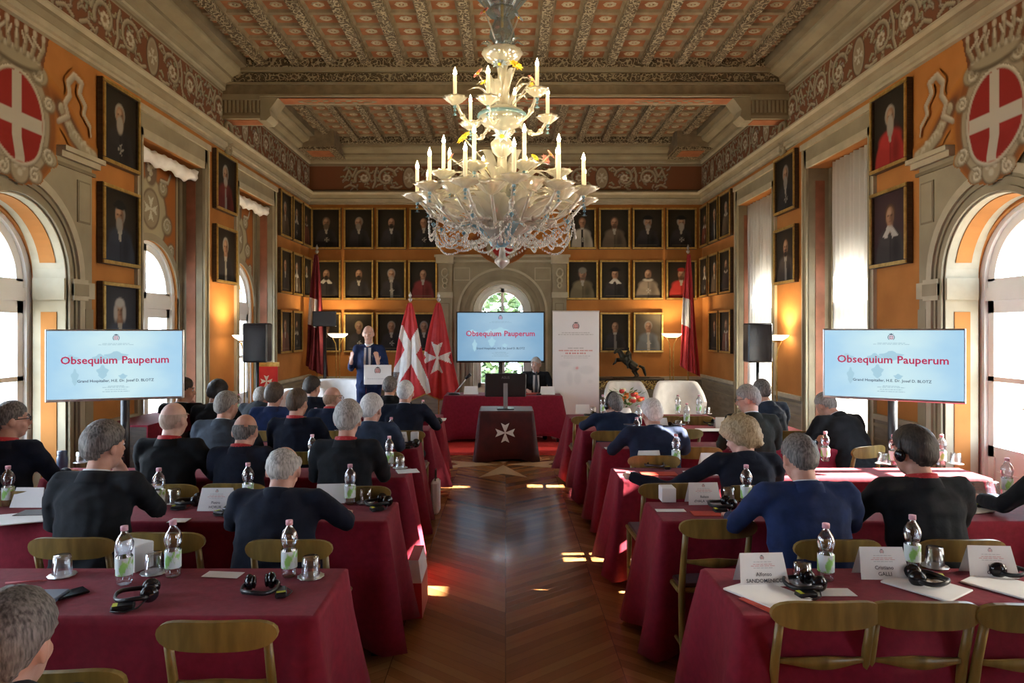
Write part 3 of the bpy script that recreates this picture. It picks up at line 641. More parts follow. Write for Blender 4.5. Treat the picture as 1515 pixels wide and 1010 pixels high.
for c, lb in ((7.55, 'drawn sheer white curtain in the nearer window bay of the right wall'), (10.02, 'drawn sheer white curtain in the farther window bay of the right wall'), (2.63, 'drawn sheer white curtain in the bay beside the camera')):
    cu = MB(); n = 90; vs = []
    for j, z in enumerate(np.linspace(.12, 3.74, 10)):
        for i in range(n+1): t = i/n; vs.append((HW+.13+.022*math.sin(t*60+.3*math.sin(j))+.008*math.sin(t*23), c-.66+(.99 if 7 < c < 8 else 1.28)*t, z))
    cu.add(vs, [(j*(n+1)+i, j*(n+1)+i+1, (j+1)*(n+1)+i+1, (j+1)*(n+1)+i) for j in range(9) for i in range(n)], 0, True)
    o = cu.build('sheer_curtain', 'sheer'); tag(o, lb, 'curtain', 'curtains of the right wall')
    sol = o.modifiers.new('thickness', 'SOLIDIFY'); sol.thickness = .002
for c, lb in ((7.55, 'bunched white swag at the top of the nearer left window bay'), (10.02, 'bunched white swag at the top of the farther left window bay')):
    cu = MB(); n = 40; vs = []; mm = 10
    for i in range(n+1):
        t = i/n
        for k in range(mm):
            a = 2*PI*k/mm; r = .06+.014*math.sin(t*37+k*2)+.012*math.sin(t*17+k); dz = -.05*math.sin(t*PI)-.02*math.sin(t*9)
            vs.append((-HW-.09+r*1.1*math.cos(a), c-.67+1.34*t, 3.67+dz+r*1.15*math.sin(a)))
    cu.add(vs, [(i*mm+k, i*mm+(k+1) % mm, (i+1)*mm+(k+1) % mm, (i+1)*mm+k) for i in range(n) for k in range(mm)] + [tuple(range(mm)), tuple(range(n*mm, n*mm+mm))], 0, True)
    tag(cu.build('window_swag', 'white_f'), lb, 'curtain')
# --- what lies outside
gr = MB(); gr.add([(-60, -30, -5), (60, -30, -5), (60, 80, -5), (-60, 80, -5)], [(0, 1, 2, 3)]); M['ground'] = noisy('courtyard_ground', (.35, .33, .28), (.5, .47, .4), 1, .9)
struct(gr.build('floor_outside', 'ground'))
M['tile'] = noisy('pale_roof_tiles', (.40, .30, .24), (.52, .42, .34), 6, .9, stretch=(1, 3, 6)); M['facade'] = noisy('cream_facade', (.62, .52, .36), (.7, .6, .44), 2, .9)
hb = thing('neighbouring_house', 'cream house with tiled roof seen through the nearest right-hand window', 'building', (16, 19, -5))
w_ = MB(); w_.box(0, 8, -14, 14, 0, 6.2); w_.build('wall', 'facade', hb)
r_ = MB(); r_.add([(-.5, -14.5, 6.1), (-.5, 14.5, 6.1), (4, 14.5, 8.3), (4, -14.5, 8.3), (8.5, -14.5, 6.1), (8.5, 14.5, 6.1), (-.5, -14.5, 6.3), (-.5, 14.5, 6.3), (4, 14.5, 8.5), (4, -14.5, 8.5), (8.5, -14.5, 6.3), (8.5, 14.5, 6.3)], [(0, 1, 2, 3), (3, 2, 5, 4), (6, 7, 8, 9), (9, 8, 11, 10), (0, 1, 7, 6), (4, 5, 11, 10)]); r_.build('roof', 'tile', hb)
for y in (-11, -7, -3, 1, 5, 9): q = MB(); q.box(-.08, .05, y, y+1.1, 3.4, 5.2, 0); q.build('window', 'grey', hb)
tc = thing('garden_tree', 'leafy green tree outside the arched window of the end wall', 'tree', (0.6, 21, -5))
rg = random.Random(4); cr_ = MB()
for i in range(9000):
    a, bq, cc = rg.gauss(0, 1), rg.gauss(0, 1), rg.gauss(0, 1); L = math.sqrt(a*a+bq*bq+cc*cc); r = rg.uniform(.6, 1)
    P = Vector((a/L*r*4.6, bq/L*r*2.2, 6.4+cc/L*r*3.6)); R = Matrix.Rotation(rg.uniform(0, 6.3), 3, Vector((rg.gauss(0, 1), rg.gauss(0, 1), rg.gauss(0, 1))).normalized())
    cr_.add([P+R @ Vector(q) for q in ((-.16, 0, 0), (0, -.09, .02), (.16, 0, 0), (0, .09, .02))], [(0, 1, 2, 3)])
M['treeleaf'] = noisy('tree_leaf', (.035, .08, .03), (.13, .20, .08), 1.2, .7)
cr_.build('foliage', 'treeleaf', tc); q = MB(); q.tube([(0, 0, 0), (.1, 0, 3), (0, 0, 6)], [.3, .22, .12], 10); q.build('trunk', 'darkwood', tc)
# ================================================================ PORTRAITS
def portrait_paint(w, h, sd, coat, hair, hat=None, beard=False, collar='cravat', turn=0, sash=None, bgc=(0.016, 0.012, 0.008), fx=.5, fy=.66):
    rg = random.Random(sd); st = w/38
    p = Paint(0, w, 0, h, st, bgc, 1.0)
    p.e(w*(fx+.1*turn), h*.62, w*.5, h*.4, tuple(c*1.9+.008 for c in bgc), w*.5, 0, .8)
    cx, cy, s = w*fx, h*fy, w*.145
    co_ = tuple(c*1.5+.006 for c in coat); p.e(cx-.02*w*turn, h*.02, w*.45, h*.45, co_, .03); p.e(cx, h*.36, w*.33, h*.13, tuple(c*1.2 for c in co_), .04)
    p.e(cx+w*.17, h*.2, w*.12, h*.25, tuple(c*.5 for c in coat), .08, 0, .7)
    p.poly([(cx-.03*w, h*.5), (cx+.05*w, h*.5), (cx+.03*w, 0), (cx-.0*w, 0)], tuple(c*.5 for c in coat), .5)
    SK = (0.42, 0.24, 0.15)
    p.e(cx, cy-s*1.2, s*.6, s*.8, tuple(c*.7 for c in SK), .01)
    if collar == 'cravat': p.poly([(cx-s*.5, cy-s*1.5), (cx+s*.5, cy-s*1.5), (cx+s*.18, cy-s*3), (cx-s*.15, cy-s*3)], (.40, .38, .33)); 
    elif collar == 'ruff': p.e(cx, cy-s*1.45, s*1.3, s*.38, (.48, .46, .40), .012)
    elif collar == 'wide': p.poly([(cx-s*1.7, cy-s*2.3), (cx-s*.5, cy-s*1.1), (cx+s*.5, cy-s*1.1), (cx+s*1.7, cy-s*2.4), (cx+s*.5, cy-s*2.6), (cx, cy-s*1.7), (cx-s*.6, cy-s*2.5)], (.52, .50, .46))
    if sash: p.poly([(cx-s*.3, cy-s*2), (cx+s*.3, cy-s*2), (cx+s*.45, 0), (cx-s*.2, 0)], sash); 
    if sd % 3 == 1: p.poly(maltese(cx+.02*w, h*.2, s*.75), (.42, .40, .36), .8)
    p.e(cx-s*.05*turn, cy+s*.25, s*1.05, s*1.25, hair, .012)
    p.e(cx+s*.12*turn, cy, s*.82, s*1.15, SK, .012); p.e(cx+s*.45, cy-.1*s, s*.4, s*1.0, tuple(c*.35 for c in SK), .03, 0, .85)
    p.e(cx+s*.2*turn-.1*s, cy+s*.45, s*.45, s*.35, (.55, .36, .25), .02, 0, .7)
    for e in (-.36, .34): p.e(cx+s*(.15*turn+e), cy+s*.12, s*.17, s*.09, (.05, .03, .02), .006)
    p.stroke([(cx+s*.15*turn, cy+s*.1), (cx+s*(.15*turn-.08), cy-s*.3)], s*.08, (.30, .15, .09)); p.e(cx+s*.15*turn, cy-s*.55, s*.28, s*.07, (.22, .07, .05), .006)
    if beard: p.e(cx+s*.12*turn, cy-s*1.05, s*.68, s*.85*beard, hair, .02); p.e(cx+s*.12*turn, cy-s*.42, s*.42, s*.12, hair, .01)
    if hat == 'black': p.e(cx, cy+s*1.15, s*1.4, s*.42, (.012, .012, .014), .012); p.e(cx, cy+s*1.4, s*.95, s*.5, (.012, .012, .014), .012)
    elif hat == 'red': p.e(cx, cy+s*1.2, s*.95, s*.5, (.32, .03, .02), .012)
    elif hat == 'helmet': p.e(cx, cy+s*.95, s*1.0, s*.8, (.20, .19, .16), .02)
    elif hat == 'wig': 
        for e in (-1, 1): p.e(cx+e*s*.9, cy-s*.3, s*.4, s*1.0, (.45, .43, .40), .02)
        p.e(cx, cy+s*.9, s*.95, s*.55, (.5, .48, .45), .02)
    p.box(w*.15, w*.85, h*.055, h*.062, (.18, .15, .09), .6)
    p.C *= .78
    return p
def portrait(wall, uc, v0, v1, w, label, group, **k):
    loc, rz = {'L': ((-HW+.01, uc, v0), PI/2), 'R': ((HW-.01, uc, v0), -PI/2), 'B': ((uc, YB-.01, v0), 0)}[wall]
    h = v1-v0; t = thing('framed_portrait', label, 'painting', loc, rz, group)
    fr = MB(); b = .038
    for z0, z1, x0, x1 in ((0, b, -w/2, w/2), (h-b, h, -w/2, w/2), (b, h-b, -w/2, -w/2+b), (b, h-b, w/2-b, w/2)):
        fr.box(x0, x1, -.05, 0, z0, z1, 1); 
        q = .010; fr.box(x0+(q if x1-x0 > b+.01 or x0 < 0 else 0)*0+.004, x1-.004, -.062, -.05, z0+.004, z1-.004, 0)
    fr.box(-w/2+b-.004, w/2-b+.004, -.056, -.03, b-.012, b, 1)
    fr.build('frame', ['gold', 'darkwood'], t)
    p = portrait_paint(w-2*b, h-2*b, **k); c = p.mesh('canvas', 'canvas', lambda u, v: (u-w/2+b, -.03, v+b), t)
    return t
GR = (0.30, .28, .26); WH = (.38, .35, .31); BK = (.03, .022, .018); BR = (.10, .055, .03)
DK = (.018, .016, .018); RD = (.26, .02, .018); RDD = (.13, .02, .02)
T0, T1, U0, U1, V0, V1 = 3.32, 4.07, 2.40, 3.13, 1.42, 2.13
G = 'portraits on the %s wall'
# side walls, nearest columns
LP = [('L', 6.41, T0, T1, .62, 'portrait of a white-bearded man in black, left wall, top one by the nearest window', dict(sd=1, coat=DK, hair=WH, beard=1.3, collar='x')),
 ('L', 6.41, U0, U1, .62, 'portrait of a man in profile with a dark cap, left wall, second from top', dict(sd=3, coat=(.02, .025, .04), hair=GR, hat='black', beard=1, turn=-1)),
 ('L', 6.41, 1.52, 2.24, .62, 'portrait of a man in a white wig, left wall, just above the screen', dict(sd=4, coat=(.03, .04, .06), hair=WH, hat='wig', bgc=(.025, .028, .036))),
 ('L', 8.83, T0, T1, .66, 'portrait of a man in red robe and grey stole, left wall, upper between bays', dict(sd=5, coat=(.09, .015, .015), hair=WH, sash=(.28, .27, .26), collar='x', beard=.8)),
 ('L', 8.83, U0, U1, .66, 'portrait of a white-haired man with long white cravat, left wall, lower one between bays', dict(sd=6, coat=DK, hair=WH, sash=(.30, .28, .24))),
 ('R', 6.43, T0, T1, .62, 'portrait of a long-bearded man in a scarlet cape, right wall, upper, by nearest window', dict(sd=8, coat=RD, hair=WH, beard=1.6, turn=.5)),
 ('R', 6.43, U0, U1, .62, 'portrait of a man with a broad white collar, right wall, lower, by nearest window', dict(sd=9, coat=(.035, .03, .03), hair=BR, collar='wide', bgc=(.035, .018, .020))),
 ('R', 8.83, T0, T1, .66, 'portrait of a bearded man with clasped hands, right wall, upper one between curtains', dict(sd=10, coat=DK, hair=GR, beard=1)),
 ('R', 8.83, U0, U1, .66, 'portrait of a man with open white collar, right wall, lower one between curtains', dict(sd=11, coat=(.05, .04, .035), hair=BK, beard=.5, sash=(.3, .28, .25), turn=.4))]
n = 20
looks = ['grey-bearded man in black', 'dark-haired man in black', 'elderly man in brown', 'man with white cravat', 'pale man in dark coat', 'man with white stole', 'bearded man in dark robe', 'thin man in black']
for wll, nm in (('L', 'left'), ('R', 'right')):
    for r, (a, b_, rn) in enumerate(((T0, T1, 'top'), (U0, U1, 'middle'), (V0, V1, 'bottom'))):
        for c, u_ in enumerate((11.22, 11.84, 12.42)):
            if r == 2 and c == 2: continue
            n += 1; w_ = (.56, .52, .50)[c]
            LP.append((wll, u_, a, b_, w_, 'portrait of a %s, %s wall corner, %s row, %s' % (looks[n % 8], nm, rn, ('by the bay', 'in the middle', 'at the corner')[c]),
                       dict(sd=n, coat=(DK, (.07, .05, .035), DK, (.10, .03, .02))[n % 4], hair=(BK, GR, WH, BR)[n % 4], beard=(0, 1, .7)[n % 3], collar=('cravat', 'wide', 'ruff')[n % 3], sash=WH if n % 5 == 0 else None)))
def bx(px0, px1): return (pX(px0, YB)+pX(px1, YB))/2, (px1-px0)*YB/F
BP = [(461, 506, 'T', 'bearded man in black, end wall, top row, leftmost', dict(hair=(.14, .11, .08), coat=DK, beard=1)), (509, 554, 'T', 'grey-haired man in profile, end wall, top row, second from left', dict(hair=(.26, .22, .18), coat=DK, beard=1, turn=-1)),
 (557, 602, 'T', 'dark-bearded man in a black coat, end wall, top row, third from left', dict(hair=BK, coat=DK, beard=.7)), (605.5, 649, 'T', 'dark-haired man in profile, end wall, top row, behind the chandelier', dict(hair=BK, coat=DK, turn=-1)),
 (461, 506, 'U', 'dark-bearded man with white collar, end wall, middle row, leftmost', dict(hair=BK, coat=DK, beard=.7, collar='wide')), (509, 554, 'U', 'bearded man with white bow, end wall, middle row, second from left', dict(hair=BK, coat=DK, beard=.8)),
 (557, 602, 'U', 'grey-moustached man with a sash, end wall, middle row, third from left', dict(hair=GR, coat=DK, beard=.5, sash=(.25, .24, .22))), (604, 648, 'U', 'man in dull red cape, end wall, just left of the arched window', dict(hair=BK, coat=RDD, turn=.5)),
 (461, 506, 'V', 'dark figure, end wall, bottom row, behind the lit uplighter', dict(hair=BK, coat=DK)), (509, 554, 'V', 'fair-haired young man, end wall, bottom row, beside the speaker', dict(hair=(.40, .30, .16), coat=DK, collar='x')),
 (557, 602, 'V', 'old man with chest star, end wall, bottom row, third from left', dict(hair=GR, coat=DK, sd=31)), (605, 650, 'V', 'old man with white bands, end wall, bottom row, behind the two flags', dict(hair=GR, coat=DK)),
 (840, 882, 'T', 'man in ermine mantle, end wall, top row, behind the chandelier', dict(hair=(.2, .1, .06), coat=(.30, .28, .24), sash=DK)), (885, 932, 'T', 'man in brown armour, end wall, top row, second right of centre', dict(hair=(.10, .06, .04), coat=(.09, .07, .05), beard=.6)),
 (934.5, 981, 'T', 'man in a black beret, end wall, top row, third right of centre', dict(hair=GR, coat=DK, hat='black', beard=.6, turn=.6)), (984, 1030, 'T', 'white-bearded man in black cap, end wall, top row, rightmost', dict(hair=WH, coat=DK, hat='black', beard=1.2, turn=.8)),
 (838, 885, 'U', 'man in armour and helmet, end wall, just right of the arched window', dict(hair=(.15, .1, .07), coat=(.12, .10, .06), hat='helmet', beard=.4, turn=.6)), (886.5, 932, 'U', 'man in black hat, white collar, end wall, middle, second right of centre', dict(hair=BK, coat=DK, hat='black', collar='wide')),
 (935, 981, 'U', 'moustached man with grey cloak, end wall, middle row, third right of centre', dict(hair=BK, coat=(.16, .13, .10), collar='ruff', beard=.3)), (984, 1030, 'U', 'cardinal in a red cap and cape, end wall, middle row, rightmost', dict(hair=(.1, .05, .03), coat=RD, hat='red', beard=.6)),
 (887, 932, 'V', 'dark-moustached man with a sash, end wall, bottom row, above the horse statue', dict(hair=BK, coat=DK, sash=(.2, .19, .18))), (936, 981, 'V', 'white-haired man in grey suit, white stole, end wall beside the uplighter', dict(hair=WH, coat=(.10, .11, .12), sash=WH, bgc=(.08, .065, .045)))]
RW = {'T': (pH(369, YB), pH(308, YB)), 'U': (pH(443.5, YB), pH(385, YB)), 'V': (pH(521, YB), pH(462, YB))}
for i, (a, b_, r, lb, k) in enumerate(BP):
    u_, w_ = bx(a, b_); k.setdefault('sd', i*2+1); LP.append(('B', u_, RW[r][0], RW[r][1], w_-.012, 'portrait of a '+lb, k))
for wll, u_, a, b_, w_, lb, k in LP:
    portrait(wll, u_, a, b_, w_, lb, G % {'L': 'left', 'R': 'right', 'B': 'end'}[wll], **k)
# ================================================================ TABLES, CLOTHS, CHAIRS
def cloth(x0, x1, y0, y1, z, drop, label, seed=0, name='tablecloth', mat='cloth', group=None, A=.038, flare=.11, dn=.035, low=None):
    mb = MB(); rg = random.Random(seed); per = []
    def side(a, b, nx, ny):
        L = math.hypot(b[0]-a[0], b[1]-a[1]); k = max(4, int(L/dn))
        for i in range(k): t = i/k; per.append((a[0]+(b[0]-a[0])*t, a[1]+(b[1]-a[1])*t, nx, ny, min(t*L, (1-t)*L)))
    side((x0, y0), (x1, y0), 0, -1); side((x1, y0), (x1, y1), 1, 0); side((x1, y1), (x0, y1), 0, 1); side((x0, y1), (x0, y0), -1, 0)
    n = len(per); ph = [rg.uniform(0, 6.28) for _ in range(5)]; vs = []; cx, cy = (x0+x1)/2, (y0+y1)/2
    ts = [0, .012, .05, .14, .28, .45, .63, .82, 1.0]
    s = 0
    for j, t in enumerate(ts):
        s = 0
        for i, (x, y, nx, ny, dc) in enumerate(per):
            s += dn
            fold = A*(1.5*math.copysign(abs(math.sin(s*7.5+ph[0]+t*.7))**1.7, math.sin(s*7.5+ph[0]+t*.7))+.6*math.sin(s*4.3+ph[1]+t*2)+.4*math.sin(s*17+ph[2]-t))*t**.9
            fl = flare*t*math.exp(-(dc/.10)**2); nxx, nyy = nx, ny
            if dc < .12:                                     # turn the corner
                w = .5*(1-dc/.12); ox, oy = math.copysign(1, x-cx), math.copysign(1, y-cy)
                nxx = nx*(1-w)+ox*w if nx else ox*w; nyy = ny*(1-w)+oy*w if ny else oy*w
            off = .006*min(1, j) + .02*t + abs(fold)*.4+fold*.6+.012*t+fl
            if j == 0: off = -.008
            zz = z - drop*t*(1-.04*math.sin(s*2.1+ph[4])) - (.05*t*math.exp(-(dc/.12)**2))
            vs.append((x+nxx*off, y+nyy*off, max(zz, .006) if j else z+.0))
    fs = [(j*n+i, j*n+(i+1) % n, (j+1)*n+(i+1) % n, (j+1)*n+i) for j in range(len(ts)-1) for i in range(n)]
    mb.add(vs, fs, 0, True)
    k = 0; top = [vs[i] for i in range(n)]; mb.add(top, [tuple(range(n-1, -1, -1))])
    o = mb.build(name, mat, merge=True); sol = o.modifiers.new('thickness', 'SOLIDIFY'); sol.thickness = .002; sol.offset = -1
    return tag(o, label, 'tablecloth', group)
def table(x0, x1, y0, y1, z, label, group='conference tables'):
    t = thing('conference_table', label, 'table', ((x0+x1)/2, (y0+y1)/2, 0), 0, group); hx, hy = (x1-x0)/2-.012, (y1-y0)/2-.012
    mb = MB(); mb.box(-hx, hx, -hy, hy, z-.03, z-.004); mb.build('tabletop', 'darkwood', t)
    for a in (-1, 1):
        for b_ in (-1, 1): mb = MB(); mb.box(a*(hx-.05)-.02, a*(hx-.05)+.02, b_*(hy-.04)-.02, b_*(hy-.04)+.02, 0, z-.03); mb.build('leg', 'black', t)
ROWN = ['front row', 'second row', 'third row', 'fourth row', 'fifth row', 'sixth row']
FAR = [3.01, 4.17, 5.20, 6.40, 7.50, 8.50]; NEAR = [2.50, 3.74, 4.85, 6.02, 7.10, 8.08]
LE = [(-2.9, -.70), (-3.25, -.66), (-3.3, -.72), (-3.0, -.79), (-3.0, -.80), (-2.5, -.78)]
RE = [(.87, 3.1), (.86, 3.35), (.81, 3.45), (.86, 3.0), (.81, 3.1), (.76, 2.5)]
for i in range(6):
    for sd, (a, b_) in (('left', LE[i]), ('right', RE[i])):
        cloth(a, b_, NEAR[i], FAR[i], .752, .66 if i else .70, 'crimson tablecloth of the %s from the camera, %s of the aisle' % (ROWN[i], sd), i*7+len(sd), group='crimson tablecloths in the rows')
        table(a, b_, NEAR[i], FAR[i], .75, 'table under the cloth of the %s, %s of the aisle' % (ROWN[i], sd))
# nearest table, only its edge in view
cloth(-2.4, -.95, 1.25, 1.62, .752, .66, 'crimson tablecloth at the lower left edge of the photo', 77); table(-2.4, -.95, 1.25, 1.62, .75, 'table at the lower left edge of the photo')
cloth(1.05, 2.4, 1.2, 1.62, .752, .66, 'crimson tablecloth at the lower right edge of the photo', 78); table(1.05, 2.4, 1.2, 1.62, .75, 'table at the lower right edge of the photo')
# chairs
def make_chair():
    t = thing('wooden_chair', 'chair', 'chair')
    mb = MB(); mb.rbox(-.19, .19, -.18, .2, .43, .455, .008); mb.build('seat', 'chair', t)
    mb = MB(); mb.rbox(-.175, .175, -.165, .185, .455, .475, .008); mb.build('seat_pad', 'velvet', t)
    mb = MB(); n = 16; o_ = []                       # top rail, slightly curved with rounded ends
    for i in range(n+1):
        a = math.sin((-1+2*i/n)*PI/2); x = a*.20; hh = .047*math.sqrt(max(0.0, 1-abs(a)**5))+.002; y = -.255-.030*(1-a*a)
        o_ += [(x, y-.011, .795-hh), (x, y+.011, .795-hh), (x, y+.009, .795+hh), (x, y-.012, .795+hh)]
    fs = [(i*4+k, i*4+(k+1) % 4, i*4+4+(k+1) % 4, i*4+4+k) for i in range(n) for k in range(4)] + [(0, 1, 2, 3), (n*4+3, n*4+2, n*4+1, n*4)]
    mb.add(o_, fs, 0); mb.build('top_rail', 'chair', t)
    mb = MB(); o_ = []
    for i in range(n+1):
        a = -1+2*i/n; x = a*.155; hh = .010+.016*math.cos(a*PI/2)**2; y = -.215-.02*(1-a*a)
        o_ += [(x, y-.008, .61-hh), (x, y+.008, .61-hh), (x, y+.008, .61+hh*.7), (x, y-.008, .61+hh*.7)]
    mb.add(o_, fs, 0, True); mb.build('back_slat', 'chair', t)
    for s in (-1, 1):
        mb = MB(); mb.tube([(s*.165, -.225, 0), (s*.165, -.185, .22), (s*.165, -.18, .45), (s*.165, -.215, .62), (s*.165, -.262, .80)], [.013, .017, .019, .017, .015], 8); mb.build('back_leg', 'chair', t)
        mb = MB(); mb.tube([(s*.165, .185, 0), (s*.165, .18, .43)], [.013, .019], 8); mb.build('front_leg', 'chair', t)
    mb = MB()
    for a, b_ in (((-.165, .18, .2), (.165, .18, .2)), ((-.165, -.19, .24), (.165, -.19, .24)), ((-.165, .18, .16), (-.165, -.19, .16)), ((.165, .18, .16), (.165, -.19, .16))): mb.cyl(a, b_, .010, 6)
    mb.build('stretcher', 'chair', t)
    return t
CH = Protos(make_chair())
def chair(px, Yb, label, rz=0.0, X=None):
    x = pX(px, Yb) if X is None else X
    return CH.place((x, Yb+.265, 0), rz, label, 'olive-brown wooden chairs')
chair(318, 2.26, 'empty wooden chair nearest the camera left of the aisle, pushed to the front table', .02)
chair(70, 1.93, 'empty wooden chair at the lower left corner of the photo', .05)
chair(105, 3.16, 'wooden chair behind the front left table, below the man resting chin on hand')
chair(240, 3.24, 'empty wooden chair behind the white box on the front left table')
chair(427, 3.13, 'wooden chair of the grey-haired man in navy suit nearest the aisle on the left')
chair(1222, 2.42, 'empty wooden chair at the front right table, nearest the aisle', .02)
chair(1372, 2.42, 'empty wooden chair at the front right table, second from the aisle', -.03)
chair(1530, 2.40, 'empty wooden chair cut by the right edge of the photo')
chair(1061, 3.47, 'empty wooden chair at the second right table, beside the aisle', .03)
chair(1240, 3.13, 'wooden chair of the man in bright blue suit'); chair(1425, 3.13, 'wooden chair of the man in grey suit with headphones')
chair(990, 4.28, 'empty wooden chair at the third right table, partly behind the white box', .03)
chair(1120, 4.22, 'wooden chair of the curly-haired person')
chair(968, 5.22, 'wooden chair of the white-haired man in navy uniform'); chair(1035, 5.6, 'empty wooden chair right of the white-haired man in navy uniform', -.05)
chair(905, 6.5, 'wooden chair of the man in dark suit with headset near the right aisle'); chair(1010, 6.62, 'empty wooden chair in the fifth right row, before the white armchair'); chair(1170, 6.5, 'empty wooden chair beside the man in grey-green suit')
chair(872, 7.6, 'empty wooden chair at the far right table, next to the aisle'); chair(985, 7.62, 'empty wooden chair at the far right table, under the left white armchair'); chair(1030, 7.6, 'empty wooden chair at the far right table, under the right white armchair')
chair(1268, 5.62, 'wooden chair turned sideways by the right wall beside the man bending over', .45)
for px, Yb, lb in ((245, 4.25, 'wooden chair of the shaven-headed man with red lanyard'), (345, 4.27, 'wooden chair of the balding man right of the shaven-headed man'), (530, 4.2, 'wooden chair of the silver-haired man with red lanyard at the aisle'), (20, 4.08, 'wooden chair of the man with glasses at the left edge of the photo'),
                   (330, 5.35, 'wooden chair of the man in grey suit'), (445, 5.38, 'wooden chair of the dark-haired man with red lanyard'), (560, 5.38, 'wooden chair of the white-haired man in steel blue suit'),
                   (400, 6.5, 'wooden chair of the dark-haired man in blue suit'), (495, 6.5, 'wooden chair of the bald man with glasses'), (598, 6.52, 'wooden chair of the white-haired man at the far left aisle seat'), (462, 7.55, 'wooden chair of the dark-haired man before the white sofa'), (578, 7.55, 'wooden chair of the dark-haired man in black before the lectern'), (320, 6.45, 'wooden chair of the black-haired man in black')):
    chair(px, Yb, lb)
# ================================================================ SCREENS
def emblem(size, parent, loc, rot=(0, 0, 0), dark='ink', red='inkred'):
    mb = MB(); s = size
    mb.T = Matrix.Translation(loc) @ Matrix.Rotation(rot[2], 4, 'Z') @ Matrix.Rotation(rot[0], 4, 'X')
    y = -.0008
    def pl(pts, mi): mb.add([(a*s, y, b_*s) for a, b_ in pts], [tuple(range(len(pts)))], mi)
    el = lambda cx, cz, rx, rz, n=14: [(cx+rx*math.cos(2*PI*i/n), cz+rz*math.sin(2*PI*i/n)) for i in range(n)]
    def ringp(cx, cz, r0, r1, mi, a0=0, a1=2*PI, n=20):
        for i in range(n):
            a, c = a0+(a1-a0)*i/n, a0+(a1-a0)*(i+1)/n
            pl([(cx+r0*math.cos(a), cz+r0*math.sin(a)), (cx+r1*math.cos(a), cz+r1*math.sin(a)), (cx+r1*math.cos(c), cz+r1*math.sin(c)), (cx+r0*math.cos(c), cz+r0*math.sin(c))], mi)
    ringp(0, -.05, .24, .29, 1)
    for a, b_ in ((-1, -1), (1, -1), (-1, 1), (1, 1)): pl([(a*.04, -.05+b_*.04), (a*.2, -.05+b_*.04), (a*.14, -.05+b_*.15), (a*.04, -.05+b_*.2)], 1)
    for sg in (-1, 1): ringp(0, -.05, .36, .43, 0, PI/2*(1-sg)-.95, PI/2*(1-sg)+.95)
    pl([(-.2, .30), (.2, .30), (.26, .48), (.12, .40), (0, .52), (-.12, .40), (-.26, .48)], 0)
    mb.build('crest_mark', [dark, red], parent)
def greek(parent, cx, z, w, h, y, mat='inkgrey', seed=1, words=9):
    rg = random.Random(seed); mb = MB(); x = cx-w/2
    while x < cx+w/2-.001:
        L = min(rg.uniform(.5, 1.6)*w/words, cx+w/2-x); k = max(1, int(L/(h*.9)))
        for i in range(k): mb.add([(x+i*L/k, y, z-h/2), (x+(i+.62)*L/k, y, z-h/2), (x+(i+.62)*L/k, y, z+h/2), (x+i*L/k, y, z+h/2)], [(0, 1, 2, 3)])
        x += L+w/words*.22
    mb.build('fine_print', mat, parent)
def screen_mat(name, c0, c1, s):
    m, nt, b = new_mat(name); co = texco(nt, 'Generated'); sp = nt.nodes.new('ShaderNodeSeparateXYZ'); lk(nt, co, sp.inputs[0])
    n = nt.nodes.new('ShaderNodeTexNoise'); n.inputs['Scale'].default_value = 3; lk(nt, co, n.inputs['Vector'])
    a = nt.nodes.new('ShaderNodeMath'); a.operation = 'MULTIPLY_ADD'; a.inputs[1].default_value = .5; lk(nt, n.outputs['Fac'], a.inputs[0])
    q = nt.nodes.new('ShaderNodeMath'); q.operation = 'PINGPONG'; q.inputs[1].default_value = .5; lk(nt, sp.outputs['X'], q.inputs[0]); lk(nt, q.outputs[0], a.inputs[2])
    c = ramp(nt, a.outputs[0], [(.25, c0), (.7, c1)]); lk(nt, c, b.inputs['Emission Color']); pset(b, Base_Color=(.02, .02, .02, 1), Emission_Strength=s, Roughness=.3); return m
M['scr'] = screen_mat('lit_display', (.42, .70, .92), (.66, .90, .96), .40); M['scrc'] = screen_mat('lit_display_blue', (.24, .46, .68), (.40, .62, .80), .36)
M['scrmap'] = emit('map_tint', (.46, .74, .88), .36, (.02, .02, .02))
M['scr_t'] = emit('title_crimson', (.62, .03, .12), .34, (.02, 0, 0)); M['scr_d'] = emit('title_dark', (.04, .07, .16), .2, (.01, .01, .01)); M['scr_g'] = emit('title_grey', (.22, .38, .48), .3, (.02, .02, .02))
